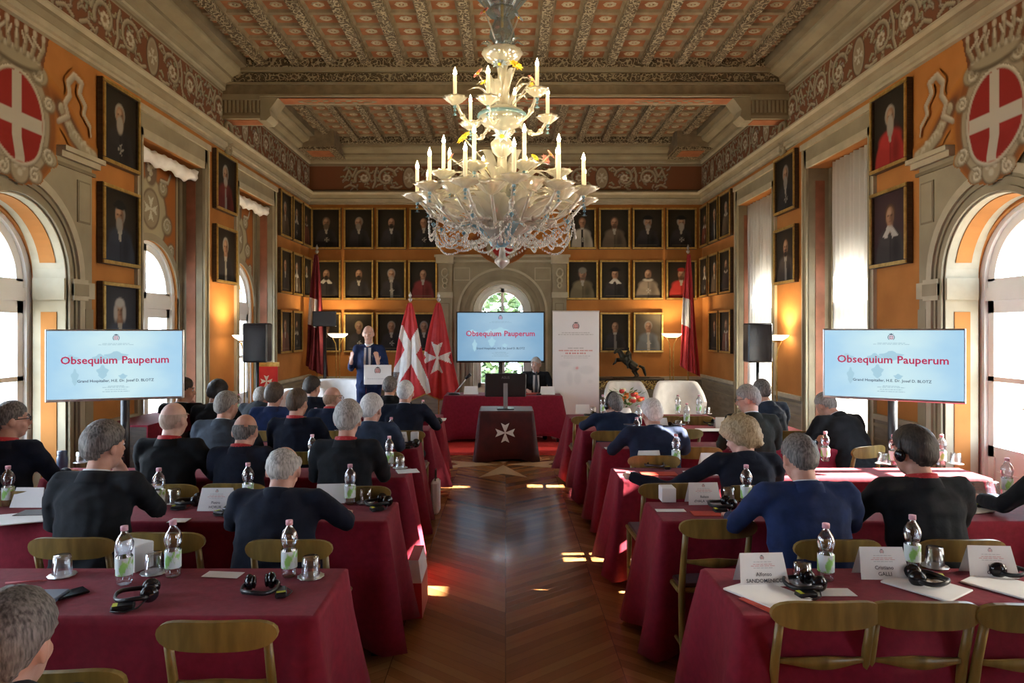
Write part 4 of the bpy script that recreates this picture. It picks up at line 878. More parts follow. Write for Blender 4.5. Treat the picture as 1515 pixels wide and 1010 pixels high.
def tv(w, h, label, loc, rz, mat='scr', stand=True, base=True, zs=0):
    t = thing('presentation_screen', label, 'screen', (loc[0], loc[1], 0), rz, None); z = loc[2]; bz = .014*w
    mb = MB(); mb.rbox(-w/2-bz, w/2+bz, .004, .05, z-h/2-bz*1.6, z+h/2+bz, .006); mb.build('housing', 'silver' if mat == 'scr' else 'black', t)
    k = w/1.0; y = -.0035
    mp = MB(); rg = random.Random(5); mp.box(-w/2, w/2, -.002, .006, z-h/2, z+h/2)
    for cx, cz, rx, rz_ in ((-.33, .05, .05, .03), (-.30, -.10, .025, .06), (-.12, .05, .05, .035), (-.10, -.06, .04, .05), (0.0, .07, .08, .035), (.05, -.10, .03, .02)):
        mp.add([(cx*w+rx*w*math.cos(a)*(1+.25*math.sin(a*5)), y+.0008, z+cz*w+rz_*w*math.sin(a)*(1+.2*math.cos(a*4))) for a in np.linspace(0, 2*PI, 22)[:-1]], [tuple(range(21))], 1)
    mp.build('display', [mat, 'scrmap'], t)
    text('Obsequium', .087*k, 'scr_t', t, (.012*k, y, z+.035*k), bold=.0016*k, name='title_word', align='RIGHT', sx=1.02); text('Pauperum', .087*k, 'scr_t', t, (.040*k, y, z+.035*k), bold=.0016*k, name='title_word', align='LEFT', sx=1.02)
    text('Grand Hospitaller, H.E. Dr. Josef D. BLOTZ', .0315*k, 'scr_d', t, (0, y, z-.135*k), bold=.0004*k, name='subtitle')
    emblem(.060*k, t, (0, y, z+.225*k), dark='scr_d', red='scr_t')
    greek(t, 0, z+.175*k, .20*k, .004*k, y, 'scr_g', 2); greek(t, 0, z+.165*k, .26*k, .004*k, y, 'scr_g', 3)
    for q, (zz, ww) in enumerate(((-.18, .12), (-.19, .2), (-.208, .16), (-.225, .2))): greek(t, 0, z+zz*k, ww*k, .005*k, y, 'scr_g', 5+q)
    py = .36 if stand else .1
    mb = MB(); mb.tube([(0, py, z+.1), (0, py, .03)], .035, 12); mb.build('pole', 'black', t)
    mb = MB(); mb.rbox(-.25, .25, py-.07, py+.2, 0, .03, .01); mb.build('base', 'black', t)
    mb = MB(); mb.box(-.15, .15, .05, .075, z-.12, z+.12); mb.box(-.04, .04, .07, py, z-.05, z+.05); mb.build('bracket', 'black', t)
    return t
x1, y1, x2, y2 = -6.612*.52, 9.806*.52, -4.917*.52, 10.41*.52
tv(.92, .515, 'wide silver-framed presentation screen on a stand at the left wall', ((x1+x2)/2, (y1+y2)/2, 1.535), math.atan2(y2-y1, x2-x1))
x1, y1, x2, y2 = 475*5.41/F, 5.41, 675*4.95/F, 4.95
tv(.92, .515, 'wide silver-framed presentation screen on a stand at the right wall', ((x1+x2)/2, (y1+y2)/2, 1.54), math.atan2(y2-y1, x2-x1))
tv(1.50, .835, 'black-framed presentation screen hanging before the arched window, behind the head table', (pX(740.5, 11.9), 11.9, pH(498, 11.9)), 0, 'scrc', stand=False)
# small dark monitor at back left
t = thing('small_screen', 'small black screen on a tall stand by the dark flag in the left corner', 'screen', (pX(480, 11.6), 11.6, 0)); mb = MB(); mb.rbox(-.2, .2, -.02, .02, 1.86, 2.12, .006); mb.build('housing', 'black', t)
mb = MB(); mb.tube([(0, .03, 0), (0, .03, 1.95)], .028, 8); mb.build('pole', 'black', t); mb = MB(); mb.lathe([(.2, 0), (.2, .02), (.03, .03)], 20, close=True); mb.build('base', 'black', t)
# loudspeakers
def loud(x, y, rz, label):
    t = thing('loudspeaker', label, 'loudspeaker', (x, y, 0), rz, 'black loudspeakers on stands')
    mb = MB(); mb.rbox(-.14, .14, -.13, .13, 1.42, 1.88, .015); mb.build('cabinet', 'black', t)
    mb = MB(); mb.box(-.125, .125, -.138, -.128, 1.44, 1.86); mb.build('grille', 'blackgloss', t)
    mb = MB(); mb.tube([(0, 0, .25), (0, 0, 1.42)], .019, 10); mb.build('pole', 'black', t)
    for k in range(3): a = k*2*PI/3+.5; mb = MB(); mb.tube([(0, 0, .55), (.24*math.cos(a), .24*math.sin(a), .012)], .012, 6); mb.build('leg', 'black', t)
loud(pX(381, 8.1), 8.1, .1, 'black loudspeaker on a pole behind the lit uplighter by the left wall'); loud(pX(1121, 8.1), 8.1, -.1, 'black loudspeaker on a pole by the right wall curtains')
# uplighters
def make_lamp():
    t = thing('uplighter_floor_lamp', 'lamp', 'floor lamp')
    mb = MB(); mb.lathe([(.10, 1.67), (.16, 1.71), (.175, 1.735), (.17, 1.735), (.15, 1.715), (.09, 1.68), (.0, 1.675)], 24); mb.build('bowl', 'lampglow', t)
    mb = MB(); mb.lathe([(.0, 1.64), (.06, 1.645), (.10, 1.668)], 20)
    for s in (-1, 1): mb.tube([(s*.03, 0, .03), (s*.03, 0, 1.45), (s*.045, 0, 1.56), (s*.09, 0, 1.655)], .009, 8)
    mb.build('pole', 'gold', t); mb = MB(); mb.lathe([(.14, 0), (.14, .02), (.03, .035)], 24, close=True); mb.build('base', 'gold', t)
    return t
LM = Protos(make_lamp())
for x, y, lb in ((pX(365, 8.8), 8.8, 'lit brass uplighter by the left wall before the loudspeaker'), (pX(1146, 8.8), 8.8, 'lit uplighter by the right wall, between the curtained bays'), (pX(500, 12.2), 12.2, 'lit uplighter at the end wall left of the speaker'), (pX(994, 12.3), 12.3, 'lit uplighter at the end wall, beside the horse statue')):
    LM.place((x, y, 0), 0, lb, 'lit uplighters')
    ld = bpy.data.lights.new('uplighter_glow', 'SPOT'); ld.energy = 26; ld.color = (1, .72, .38); ld.spot_size = 2.5; ld.spot_blend = .6; ld.shadow_soft_size = .06
    lo = bpy.data.objects.new('uplighter_glow', ld); COL.objects.link(lo); lo.location = (x, y, 1.76); lo.rotation_euler = (PI, 0, 0)
# ================================================================ HEAD OF THE ROOM
mb = MB(); mb.box(-1.75, 1.35, 9.83, 12.3, 0, .008); tag(mb.build('red_carpet', 'carpet'), 'flat bright red carpet under the head table', 'carpet')
cloth(-.98, .90, 10.9, 11.5, .752, .66, 'crimson tablecloth of the head table facing the room', 90, A=.016); table(-.98, .90, 10.9, 11.5, .75, 'head table under the crimson cloth', None)
cloth(-.36, .38, 9.35, 9.95, .692, .67, 'dark red velvet cloth with white eight-pointed cross on the small table', 91, mat='velvet', A=.012, flare=.05); table(-.36, .38, 9.35, 9.95, .69, 'small square table under the dark red velvet', None)
mb = MB(); mb.prism(maltese(-.005, .40, .145), 9.292, 9.302); o = mb.build('velvet_cross', 'flagwhite'); tag(o, 'white eight-pointed cross on the front of the velvet cloth', 'emblem')
t = thing('computer_monitor', 'black computer monitor seen from behind on the velvet-covered table', 'monitor', (.0, 9.6, .693)); mb = MB(); mb.rbox(-.29, .29, -.03, .01, .17, .50, .012); mb.build('housing', 'black', t)
mb = MB(); mb.box(-.03, .03, -.05, -.02, .01, .36); mb.build('stand', 'grey', t); mb = MB(); mb.rbox(-.12, .12, -.11, .09, 0, .012, .005); mb.build('base', 'black', t); text('ASUS', .05, 'grey', t, (0, -.032, .44))
t = thing('rollup_banner', 'tall white roll-up banner with crest and map beside the head table', 'banner', (pX(852, 11.3), 11.3, 0)); mb = MB()
pt = Paint(-.385, .385, .06, 2.11, .02, (.74, .75, .80)); pt.A[:] = 1; f_ = np.clip(1-(pt.V-.06)/.9, 0, 1); pt.C = pt.C*(1-.55*f_[..., None]*np.clip(.4+pt.U/.5, 0, 1)[..., None])+np.array((.42, .22, .38))*.55*(f_*np.clip(.4+pt.U/.5, 0, 1))[..., None]
for cx, cy, rx, ry in ((-.18, 1.24, .09, .05), (-.10, 1.0, .05, .11), (.0, 1.16, .05, .04), (.03, 1.0, .06, .10), (.18, 1.14, .13, .07), (.24, .95, .04, .03)): pt.e(cx, cy, rx, ry, (.60, .62, .68), .03, 0, .5)
pt.e(.02, 1.17, .02, .02, (.7, .25, .3)); pt.mesh('printed_sheet', 'painted', lambda u, v: (u, 0, v), t)
mb.box(-.40, .40, -.08, .1, 0, .06); mb.build('base', 'silver', t); mb = MB(); mb.cyl((0, .012, .06), (0, .012, 2.11), .008, 6); mb.build('pole', 'silver', t); mb = MB(); mb.box(-.39, .39, -.004, .012, 2.10, 2.12); mb.build('top_bar', 'silver', t)
emblem(.13, t, (0, -.004, 1.87)); greek(t, 0, 1.755, .46, .014, -.004, 'inkgrey', 3, 10); greek(t, 0, 1.725, .58, .014, -.004, 'inkgrey', 4, 12); greek(t, 0, 1.50, .26, .016, -.004, 'inkgrey', 5, 4); greek(t, 0, 1.46, .56, .018, -.004, 'inkred', 6, 10); greek(t, 0, 1.415, .34, .022, -.005, 'inkred', 7, 6); greek(t, 0, 1.37, .48, .010, -.004, 'inkgrey', 8, 12)
greek(t, 0, 1.34, .4, .008, -.004, 'inkgrey', 9, 12)
# standing flags
def flag(x, y, w, ztop, zbot, label, kind, rz=0, lean=0.0, mats=('flagred', 'flagwhite')):
    t = thing('furled_flag', label, 'flag', (x, y, 0), rz)
    mb = MB(); mb.tube([(0, 0, .02), (lean, 0, ztop)], .013, 8); mb.build('flagpole', 'gold', t); mb = MB(); mb.lathe([(.17, 0), (.17, .025), (.03, .05), (.02, .12)], 20, close=True); mb.build('base', 'gold', t)
    mb = MB(); mb.lathe([(.012, 0), (.035, .03), (.035, .05), (.01, .07), (.028, .10), (.0, .17)], 10, c=(lean, 0, ztop)); mb.build('finial', 'silver', t)
    NU, NV = 70, 70; H = ztop-zbot; vs = []; fm = []
    hw = lambda v: .03+(w/2)*(v**.8)                     # cone of drapery
    for j in range(NV+1):
        v = j/NV
        for i in range(NU+1):
            a = -1+2*i/NU; x_ = a*hw(v)+lean*(1-v); fold = .035*v**.5*math.sin(a*8+v*1.5)+.018*v*math.sin(a*17+1); bot = .16*(1-abs(a-.15))**1.0 if kind != 'corner' else .1*a
            vs.append((x_+.02*v*math.sin(v*5+a*3), -.05-.07*(1-a*a)*v+fold, ztop-.02-(H-.16+bot)*v))
    fs = [(j*(NU+1)+i, j*(NU+1)+i+1, (j+1)*(NU+1)+i+1, (j+1)*(NU+1)+i) for j in range(NV) for i in range(NU)]
    mal = maltese(0, 0, 1)
    def inpoly(px, py, P):
        c = False
        for i in range(len(P)):
            (a, b_), (c_, d) = P[i], P[(i+1) % len(P)]
            if (b_ > py) != (d > py) and px < (c_-a)*(py-b_)/(d-b_)+a: c = not c
        return c
    mb.v = []; mb = MB(); mb.v = vs; mb.f = fs; mb.sm = [True]*len(fs)
    for j in range(NV):
        for i in range(NU):
            X_ = (vs[j*(NU+1)+i][0]+vs[j*(NU+1)+i+1][0])/2; Z_ = vs[j*(NU+1)+i][2]; v = j/NV; a = -1+2*(i+.5)/NU
            if kind == 'eight': k = inpoly((X_+.02)/.27, (Z_-(ztop-.95))/.30, mal)
            elif kind == 'cross':
                q = X_*.90+(Z_-(ztop-.80))*.42; r_ = -X_*.72+(Z_-(ztop-.86))*.42   # a broad cross seen in slanting folds
                k = (abs(q) < .070) or (abs(r_+.0) < .085)
                k = k and v > .25
            elif kind == 'corner': k = .38 < v < .62 and a < .2
            else: k = False
            mb.m.append(1 if k else (2 if v > .985 and kind in ('eight', 'cross') else 0))
    o = mb.build('flag_cloth', [mats[0], mats[1], 'gold'], t); sol = o.modifiers.new('t', 'SOLIDIFY'); sol.thickness = .003
    return t
flag(pX(607, 11.45), 11.45, .60, pH(446, 11.45), pH(590, 11.45), 'red flag with a broad white cross, standing left of the pair beside the lectern', 'cross')
flag(pX(649, 11.8), 11.8, .64, pH(446, 11.8), pH(590, 11.8), 'red flag with a white eight-pointed star cross, standing right of the pair', 'eight')
M['flagdark'] = noisy('dark_red_flag', (.12, .01, .02), (.2, .02, .03), 8, .7)
flag(pX(469, 12.3), 12.3, .34, pH(375, 12.3), pH(560, 12.3), 'dark red furled flag on a pole in the left corner', 'corner', mats=('flagdark', 'flagwhite'))
flag(pX(1018, 12.3), 12.3, .30, pH(375, 12.3), pH(560, 12.3), 'red and white furled flag on a pole in the right corner', 'corner')
# lectern
M['plexi'] = see_glass('clear_acrylic', (.95, .97, 1), .88, .03)
t = thing('acrylic_lectern', 'clear acrylic lectern with white front panel and crest, before the standing speaker', 'lectern', (pX(559, 9.4), 9.4, 0))
mb = MB(); mb.rbox(-.19, .19, -.012, .008, 1.05, 1.32, .006); mb.build('front_panel', 'paper', t); emblem(.10, t, (0, -.016, 1.245)); greek(t, 0, 1.13, .28, .008, -.014, 'inkgrey', 4, 9)
mb = MB(); mb.box(-.18, .18, .012, .024, .05, 1.30); mb.box(-.18, -.168, .024, .34, .05, 1.12); mb.box(.168, .18, .024, .34, .05, 1.12); mb.build('body', 'plexi', t)
mb = MB(); mb.box(-.22, .22, 0, .40, 0, .05); mb.build('base', 'plexi', t); mb = MB(); mb.add([(-.24, -.0, 1.05), (.24, -.0, 1.05), (.24, .38, 1.18), (-.24, .38, 1.18), (-.24, -.0, 1.07), (.24, -.0, 1.07), (.24, .38, 1.20), (-.24, .38, 1.20)], [(0, 1, 2, 3), (7, 6, 5, 4), (0, 1, 5, 4), (1, 2, 6, 5), (2, 3, 7, 6), (3, 0, 4, 7)]); mb.build('reading_shelf', 'plexi', t)
mb = MB(); mb.tube([(-.1, .1, 1.08), (-.12, .1, 1.25), (-.10, .15, 1.42)], .005, 6); mb.ell((-.10, .155, 1.435), (.012, .012, .025), 8, 6); mb.build('microphone', 'black', t)
# white armchairs
def armchair(x, y, rz, label, w=.66, h=.88):
    t = thing('white_armchair', label, 'armchair', (x, y, 0), rz, None); mb = MB(); n = 22; vs = []
    for i in range(n+1):
        a = PI*(-.02)+PI*1.04*i/n; cx, cy = math.cos(a), math.sin(a); hh = h*(.70+.30*min(1, max(0, cy*1.5)))
        for r, z in ((.97, .14), (1.02, hh*.6), (1.10, hh), (1.06, hh+.02), (.86, hh-.01), (.78, .40)): vs.append((cx*w/2*r, cy*w*.46*r, z))
    mb.add(vs, [(i*6+k, i*6+k+1, i*6+7+k, i*6+6+k) for i in range(n) for k in range(5)], 0, True); mb.add([vs[k] for k in range(6)], [(0, 1, 2, 3, 4, 5)]); mb.add([vs[n*6+k] for k in range(6)], [(0, 1, 2, 3, 4, 5)]); mb.build('shell_back', 'white_f', t)
    mb = MB(); mb.rbox(-w*.42, w*.42, -w*.34, w*.34, .14, .42, .04); mb.build('seat', 'white_f', t)
    for a in (-1, 1):
        for b_ in (-1, 1): mb = MB(); mb.cyl((a*w*.3, b_*w*.24, 0), (a*w*.28, b_*w*.22, .15), .015, 8); mb.build('leg', 'darkwood', t)
armchair(pX(931, 11.0), 11.2, 0, 'white tub armchair before the console, left one of the right-hand pair', .68, .93); armchair(pX(1008, 10.4), 10.5, -.1, 'white tub armchair nearer the right corner, right one of the pair', .74, .98)
armchair(pX(497, 10.2), 10.3, 0, 'white tub armchair left of the lectern, its back above the seated heads', .95, 1.02)
armchair(pX(440, 9.6), 9.8, .15, 'white tub armchair farther left, behind the seated men', .74, .92)
t = thing('low_white_table', 'low white table holding the bouquet before the right armchairs', 'table', (pX(935, 9.8), 9.95, 0)); mb = MB(); mb.rbox(-.32, .32, -.22, .22, .50, .54, .01); mb.build('tabletop', 'white_f', t)
for a in (-1, 1):
    for b_ in (-1, 1): mb = MB(); mb.cyl((a*.28, b_*.18, 0), (a*.28, b_*.18, .5), .015, 8); mb.build('leg', 'silver', t)
t = thing('flower_bouquet', 'bouquet of orange, red and white roses before the left white armchair', 'flowers', (pX(928, 9.8), 9.95, .54)); rg = random.Random(8)
mb = MB(); mb.lathe([(.07, 0), (.09, .06), (.07, .12)], 14, close=True); mb.build('vase', 'white_f', t); mb = MB()
for k in range(90): a = rg.uniform(0, 6.28); r = rg.uniform(.05, .24); z = .12+rg.uniform(0, .26); d = Vector((math.cos(a), math.sin(a), .5)); c = Vector((r*math.cos(a), r*math.sin(a)*.7, z)); q = d.cross(Vector((0, 0, 1))).normalized()*.02; mb.add([c, c+d*.04+q, c+d*.09, c+d*.04-q], [(0, 1, 2, 3)])
mb.build('foliage', 'leafg', t)
M['rose0'] = plain('orange_petals', (.75, .22, .04), .6); M['rose1'] = plain('red_petals', (.6, .04, .04), .6); M['rose2'] = plain('cream_petals', (.8, .74, .55), .6)
for k in range(20):
    a = rg.uniform(0, 6.28); r = .24*math.sqrt(rg.random()); mb = MB(); c = (r*math.cos(a), r*math.sin(a)*.7-.02, .22+.2*(1-r/.24)+rg.uniform(-.03, .05)); mb.lathe([(0, -.03), (.03, -.02), (.04, .01), (.028, .03), (.03, .012), (.015, .03), (0, .02)], 9, c=c, lobes=3, lobe=.12); mb.build('rose', 'rose%d' % (k % 3), t)
# console and horse
t = thing('console_table', 'dark marble-topped gilt console against the end wall under the horse statue', 'console table', (pX(925, 12.3), 12.38, 0)); mb = MB(); mb.rbox(-.68, .68, -.22, .2, .90, .94, .012); mb.build('marble_top', 'darkwood', t)
M['giltcarve'] = ornament('gilt_carving', (.10, .05, .015), (.55, .38, .12), 30); mb = MB(); mb.box(-.62, .62, -.18, .18, .74, .90); mb.build('carved_apron', 'giltcarve', t)
for a in (-1, 1): mb = MB(); mb.tube([(a*.58, -.14, .74), (a*.62, -.18, .5), (a*.52, -.1, .25), (a*.56, -.14, 0)], [.05, .04, .03, .045], 8); mb.build('leg', 'giltcarve', t)
def fig(segs, ells=()):
    mb = MB()
    for pts, rad in segs: mb.tube(pts, [r*1.25 for r in rad], 8)
    for c, r in ells: mb.ell(c, r)
    return mb
def fused(mb, name, mats, parent, vox=.012, sm=3, disp=0.0, fac=.5):
    me = bpy.data.meshes.new('tmp'); me.from_pydata(mb.v, [], mb.f); o = bpy.data.objects.new('tmp', me)
    r = o.modifiers.new('r', 'REMESH'); r.mode = 'VOXEL'; r.voxel_size = vox
    if sm: s_ = o.modifiers.new('s', 'SMOOTH'); s_.factor = fac; s_.iterations = sm
    m2 = bake(o); bpy.data.meshes.remove(me)
    m2.name = name; m2.materials.clear(); [m2.materials.append(M[x] if isinstance(x, str) else x) for x in (mats if isinstance(mats, (list, tuple)) else [mats])]
    m2.polygons.foreach_set('use_smooth', [True]*len(m2.polygons))
    if disp:
        N = len(m2.vertices); co_ = np.empty(N*3, np.float32); no_ = np.empty(N*3, np.float32); m2.vertices.foreach_get('co', co_); m2.vertices.foreach_get('normal', no_); co_ = co_.reshape(-1, 3)
        nz = np.array([.7*noise.noise(Vector((x*6, y*6, z*4)))-abs(noise.noise(Vector((x*7+z*6, y*8, z*13-x*5))))+.35*noise.noise(Vector((x*22, y*22, z*9))) for x, y, z in co_.tolist()]); co_ += no_.reshape(-1, 3)*(disp*nz)[:, None].astype(np.float32); m2.vertices.foreach_set('co', co_.ravel())
    o = bpy.data.objects.new(name, m2); COL.objects.link(o)
    if parent is not None: o.parent = parent
    return o
t = thing('horse_statue', 'dark bronze statue of a rearing horse with rider on the console', 'statue', (pX(930, 12.3), 12.3, .94))
mb = fig([([(.10, 0, .16), (.0, 0, .24), (-.07, 0, .30)], [.055, .05, .045]), ([(-.07, 0, .30), (-.12, 0, .40), (-.15, 0, .44)], [.04, .03, .022]), ([(-.15, 0, .44), (-.21, 0, .38)], [.026, .014]),
          ([(-.07, -.03, .28), (-.18, -.04, .30), (-.20, -.04, .22)], [.024, .014, .01]), ([(-.07, .03, .28), (-.17, .04, .26), (-.22, .04, .20)], [.024, .014, .01]),
          ([(.11, -.03, .16), (.06, -.03, .10), (.10, -.03, .03), (.06, -.03, .0)], [.04, .022, .012, .014]), ([(.12, .03, .16), (.10, .03, .09), (.15, .03, .03), (.11, .03, .0)], [.04, .022, .012, .014]),
          ([(.15, 0, .19), (.21, 0, .16), (.24, 0, .06), (.25, 0, .02)], [.016, .02, .016, .006]), ([(.01, 0, .28), (.0, 0, .38), (-.01, 0, .42)], [.03, .034, .02]), ([(0, -.03, .38), (-.06, -.05, .34), (-.10, -.02, .36)], [.014, .012, .009]), ([(.02, -.045, .29), (-.03, -.06, .22), (-.02, -.06, .15)], [.022, .015, .011])], [((-.01, 0, .455), (.022, .024, .028))])
fused(mb, 'horse_and_rider', 'bronze', t, .008, 1); t.scale = (1.25, 1.25, 1.15)
mb = MB(); mb.rbox(-.24, .28, -.09, .09, -.0, .012, .004); mb.build('plinth', 'bronze', t)
# side table by left wall
t = thing('side_cabinet', 'dark cabinet with a crimson runner by the left wall, behind the left screen', 'cabinet', (-3.35, 6.45, 0)); mb = MB(); mb.box(-.2, .2, -.45, .45, .08, .95); mb.build('body', 'darkwood', t); mb = MB(); mb.box(-.215, .215, -.47, .47, .95, .965); mb.box(.205, .215, -.47, .47, .80, .95); mb.build('runner', 'cloth', t)
# red info panel, brass canisters near lamp
t = thing('red_display_panel', 'red panel with white star emblem leaning by the farther left window', 'panel', (-3.25, 9.35, 0)); mb = MB(); mb.box(-.13, .13, -.01, .01, .55, 1.30); mb.build('board', 'flagred', t); mb = MB(); mb.box(-.15, .15, -.006, .014, 1.30, 1.36); mb.cyl((0, .02, 0), (0, .02, .6), .02, 8); mb.build('stand', 'gold', t); mb = MB(); mb.prism(maltese(-.02, 1.1, .09), -.014, -.0105); mb.build('star_emblem', 'flagwhite', t)
t = thing('folder_stand', 'white bag standing on the floor by the fifth left table', 'bag', (-.70, 6.75, 0)); mb = MB(); mb.rbox(-.03, .05, -.1, .1, 0, .32, .02); mb.build('body', 'white_f', t); mb = MB(); mb.tube([(.01, -.06, .31), (.01, -.04, .42), (.01, .04, .42), (.01, .06, .31)], .006, 6); mb.build('handle', 'darkwood', t)
t = thing('paper_carrier_bag', 'white and red carrier bag on the floor at the end of the second left table', 'bag', (-.58, 4.42, 0)); mb = MB()
mb.add([(-.06, -.16, 0), (.06, -.16, 0), (.06, .16, 0), (-.06, .16, 0), (-.05, -.16, .22), (.055, -.16, .22), (.055, .16, .22), (-.05, .16, .22), (-.03, -.15, .36), (.035, -.15, .36), (.035, .15, .36), (-.03, .15, .36)], [(0, 1, 2, 3), (8, 9, 10, 11)] + [(i, (i+1) % 4, 4+(i+1) % 4, 4+i) for i in range(4)], 1); mb.add(mb.v[4:12], [(i, (i+1) % 4, 4+(i+1) % 4, 4+i) for i in range(4)], 0); mb.build('bag_body', ['white_f', 'flagred'], t)
# ================================================================ THINGS ON THE TABLES
ZT = .754
def make_bottle():
    t = thing('water_bottle', 'bottle', 'bottle')
    mb = MB(); mb.lathe([(.0, .004), (.026, .0), (.032, .008), (.030, .022), (.033, .03), (.033, .038)], 16, lobes=5, lobe=.05); mb.lathe([(.033, .038), (.0325, .115), (.026, .124), (.031, .135), (.036, .155), (.036, .170), (.030, .188), (.020, .203), (.0135, .212), (.0135, .222)], 16); mb.build('bottle_body', 'pet', t)
    mb = MB(); mb.lathe([(.0335, .040), (.0335, .112)], 16); mb.build('label', 'labelw', t)
    mb = MB(); mb.lathe([(.0, .238), (.0145, .238), (.015, .235), (.015, .219), (.0125, .219)], 14); mb.build('cap', 'pink', t)
    return t
def make_glass():
    t = thing('upturned_glass', 'glass', 'glass')
    mb = MB(); mb.lathe([(.039, .004), (.038, .05), (.034, .085), (.030, .088), (.0, .088)], 18); mb.lathe([(.0, .080), (.028, .080), (.036, .005)], 18); mb.build('glass_bowl', 'glass', t)
    mb = MB(); mb.lathe([(.0, .001), (.05, .001), (.056, .004), (.054, .005), (.0, .003)], 24, lobes=12, lobe=.03); mb.build('coaster', 'silver', t)
    return t
def make_headset():
    t = thing('interpreting_headset', 'headset', 'headset')
    mb = MB(); mb.tube([(.075*math.cos(a)+.03, .07*math.sin(a), .028+.004*math.sin(a*3)) for a in np.linspace(.9, 2*PI-.9, 22)], .006, 6, flat=1.6); mb.build('headband', 'black', t)
    for s in (-1, 1): mb = MB(); mb.ell((.075, s*.042, .034), (.034, .020, .033), 12, 8); mb.ell((.078, s*.024, .034), (.027, .010, .027), 12, 6); mb.build('ear_cup', 'blackgloss', t)
    mb = MB(); mb.rbox(-.05, .03, -.10, -.055, .0, .022, .006); mb.build('receiver', 'black', t); mb = MB(); mb.box(-.045, -.028, -.095, -.06, .0222, .0232); M.setdefault('ylw', plain('yellow_sticker', (.55, .6, .05))); mb.build('sticker', 'ylw', t)
    mb = MB(); mb.tube([(.07, -.05, .02), (.04, -.10, .008), (.0, -.12, .006), (-.05, -.10, .008)], .0025, 5); mb.build('cable', 'black', t)
    return t
BO, GL, HS = Protos(make_bottle()), Protos(make_glass()), Protos(make_headset())
def at_(px, py): x, y = onh(px, py, ZT); return (x, y, ZT)
for px, py, lb in ((184, 863, 'water bottle before the white box on the front left table'), (256, 852, 'water bottle right of the upturned glass on the front left table'), (428, 852, 'water bottle nearest the aisle on the front left table'),
    (12, 748, 'water bottle at the left edge of the photo, second table'), (235, 752, 'water bottle right of the man with chin on hand'), (367, 742, 'water bottle beside the name card left of the man in navy'), (518, 745, 'water bottle right of the man in navy, second left table'),
    (462, 688, 'water bottle left of the silver-haired man'), (576, 691, 'water bottle right of the silver-haired man, beside a glass'), (579, 655, 'water bottle by the white box at the fourth left table'), (467, 637, 'water bottle beyond the dark-haired man with lanyard'), (626, 622, 'water bottle at the far left aisle end'), (353, 610, 'water bottle beyond the grey-suited man'),
    (1222, 858, 'water bottle left of the second name card on the front right table'), (1350, 842, 'water bottle right of the second name card on the front right table'), (1104, 746, 'water bottle left of the man in bright blue suit'), (1000, 687, 'water bottle beside the curly-haired person, third right table'), (1221, 682, 'water bottle between the two nearest men on the right'),
    (1149, 655, 'water bottle behind the curly-haired head'), (1322, 688, 'water bottle left of the headphoned head'), (1393, 688, 'water bottle right of the headphoned head'), (1490, 733, 'water bottle at the right edge of the photo, second table'), (942, 655, 'water bottle hidden partly by the navy uniform'),
    (1016, 628, 'clear water bottle at the fifth right table before the white armchair'), (1003, 612, 'water bottle at the sixth right table, left of two before the armchair'), (1034, 612, 'water bottle at the sixth right table, right of two before the armchair'), (892, 612, 'water bottle left of the man with headset, far right table'), (945, 632, 'water bottle near the right shoulder of the man with headset'), (1112, 638, 'water bottle beside the man in grey-green suit')):
    BO.place(at_(px, py), (px*7 % 10)/10, lb, 'water bottles')
for px, py, lb in ((460, 853, 'upturned glass on silver coaster nearest the aisle, front left table'), (228, 847, 'upturned glass between the two bottles, front left table'), (92, 851, 'glass of water on a coaster, front left table'), (258, 744, 'upturned glass right of the bottle, second left table'), (541, 743, 'upturned glass beside the aisle bottle, second left table'), (592, 692, 'upturned glass at the aisle end of the third left table'), (595, 656, 'upturned glass next to the white box, fourth left table'),
    (1187, 862, 'upturned glass left of the first bottle, front right table'), (1383, 838, 'upturned glass right of the second bottle, front right table'), (1078, 741, 'upturned glass between name card and bottle, second right table'), (980, 683, 'upturned glass by the folded headset, third right table'), (1306, 686, 'upturned glass left of the headphoned man'), (1414, 686, 'upturned glass right of the headphoned man'), (1469, 733, 'upturned glass at the right edge, second table'), (1046, 612, 'upturned glass at the far right table'), (878, 612, 'upturned glass left of the headset man'), (120, 684, 'upturned glass left of the chin-on-hand man'), (499, 648, 'upturned glass beyond the silver-haired man'), (1004, 634, 'upturned glass beside the clear bottle, fifth right table')):
    GL.place(at_(px, py), 0, lb, 'upturned drinking glasses')
for px, py, rz, lb in ((190, 890, .4, 'black headset before the white box, front left table'), (385, 882, 1.9, 'black headset in the middle of the front left table'), (345, 757, -.5, 'black headset beside the name card, second left table'), (272, 748, .2, 'black headset beside the chin-on-hand man'), (552, 750, .6, 'black headset at the aisle end of the second left table'), (470, 700, 1, 'black headset left of the silver-haired man'), (603, 661, .1, 'black headset at the aisle end of the fourth left table'), (640, 627, .2, 'black headset at the far left aisle end'),
    (1178, 872, .2, 'black headset before the first name card, front right table'), (1385, 866, 2.8, 'black headset before the second bottle, front right table'), (1500, 852, 2.9, 'black headset before the third name card, front right table'), (1060, 752, .1, 'black headset before the name card, second right table'), (970, 693, 1.7, 'black headset on the aisle corner, third right table'), (1430, 745, .4, 'black receiver headset right of the grey suit'), (1190, 660, .3, 'black headset behind the blue-suited man'), (1048, 628, .3, 'black headset at the fifth right table'), (985, 634, .3, 'black headset by the navy uniform shoulder'), (870, 617, .2, 'black headset at the far right aisle end'), (233, 0, 0, None)):
    if lb: HS.place(at_(px, py), rz, lb, 'folded interpreting headsets')
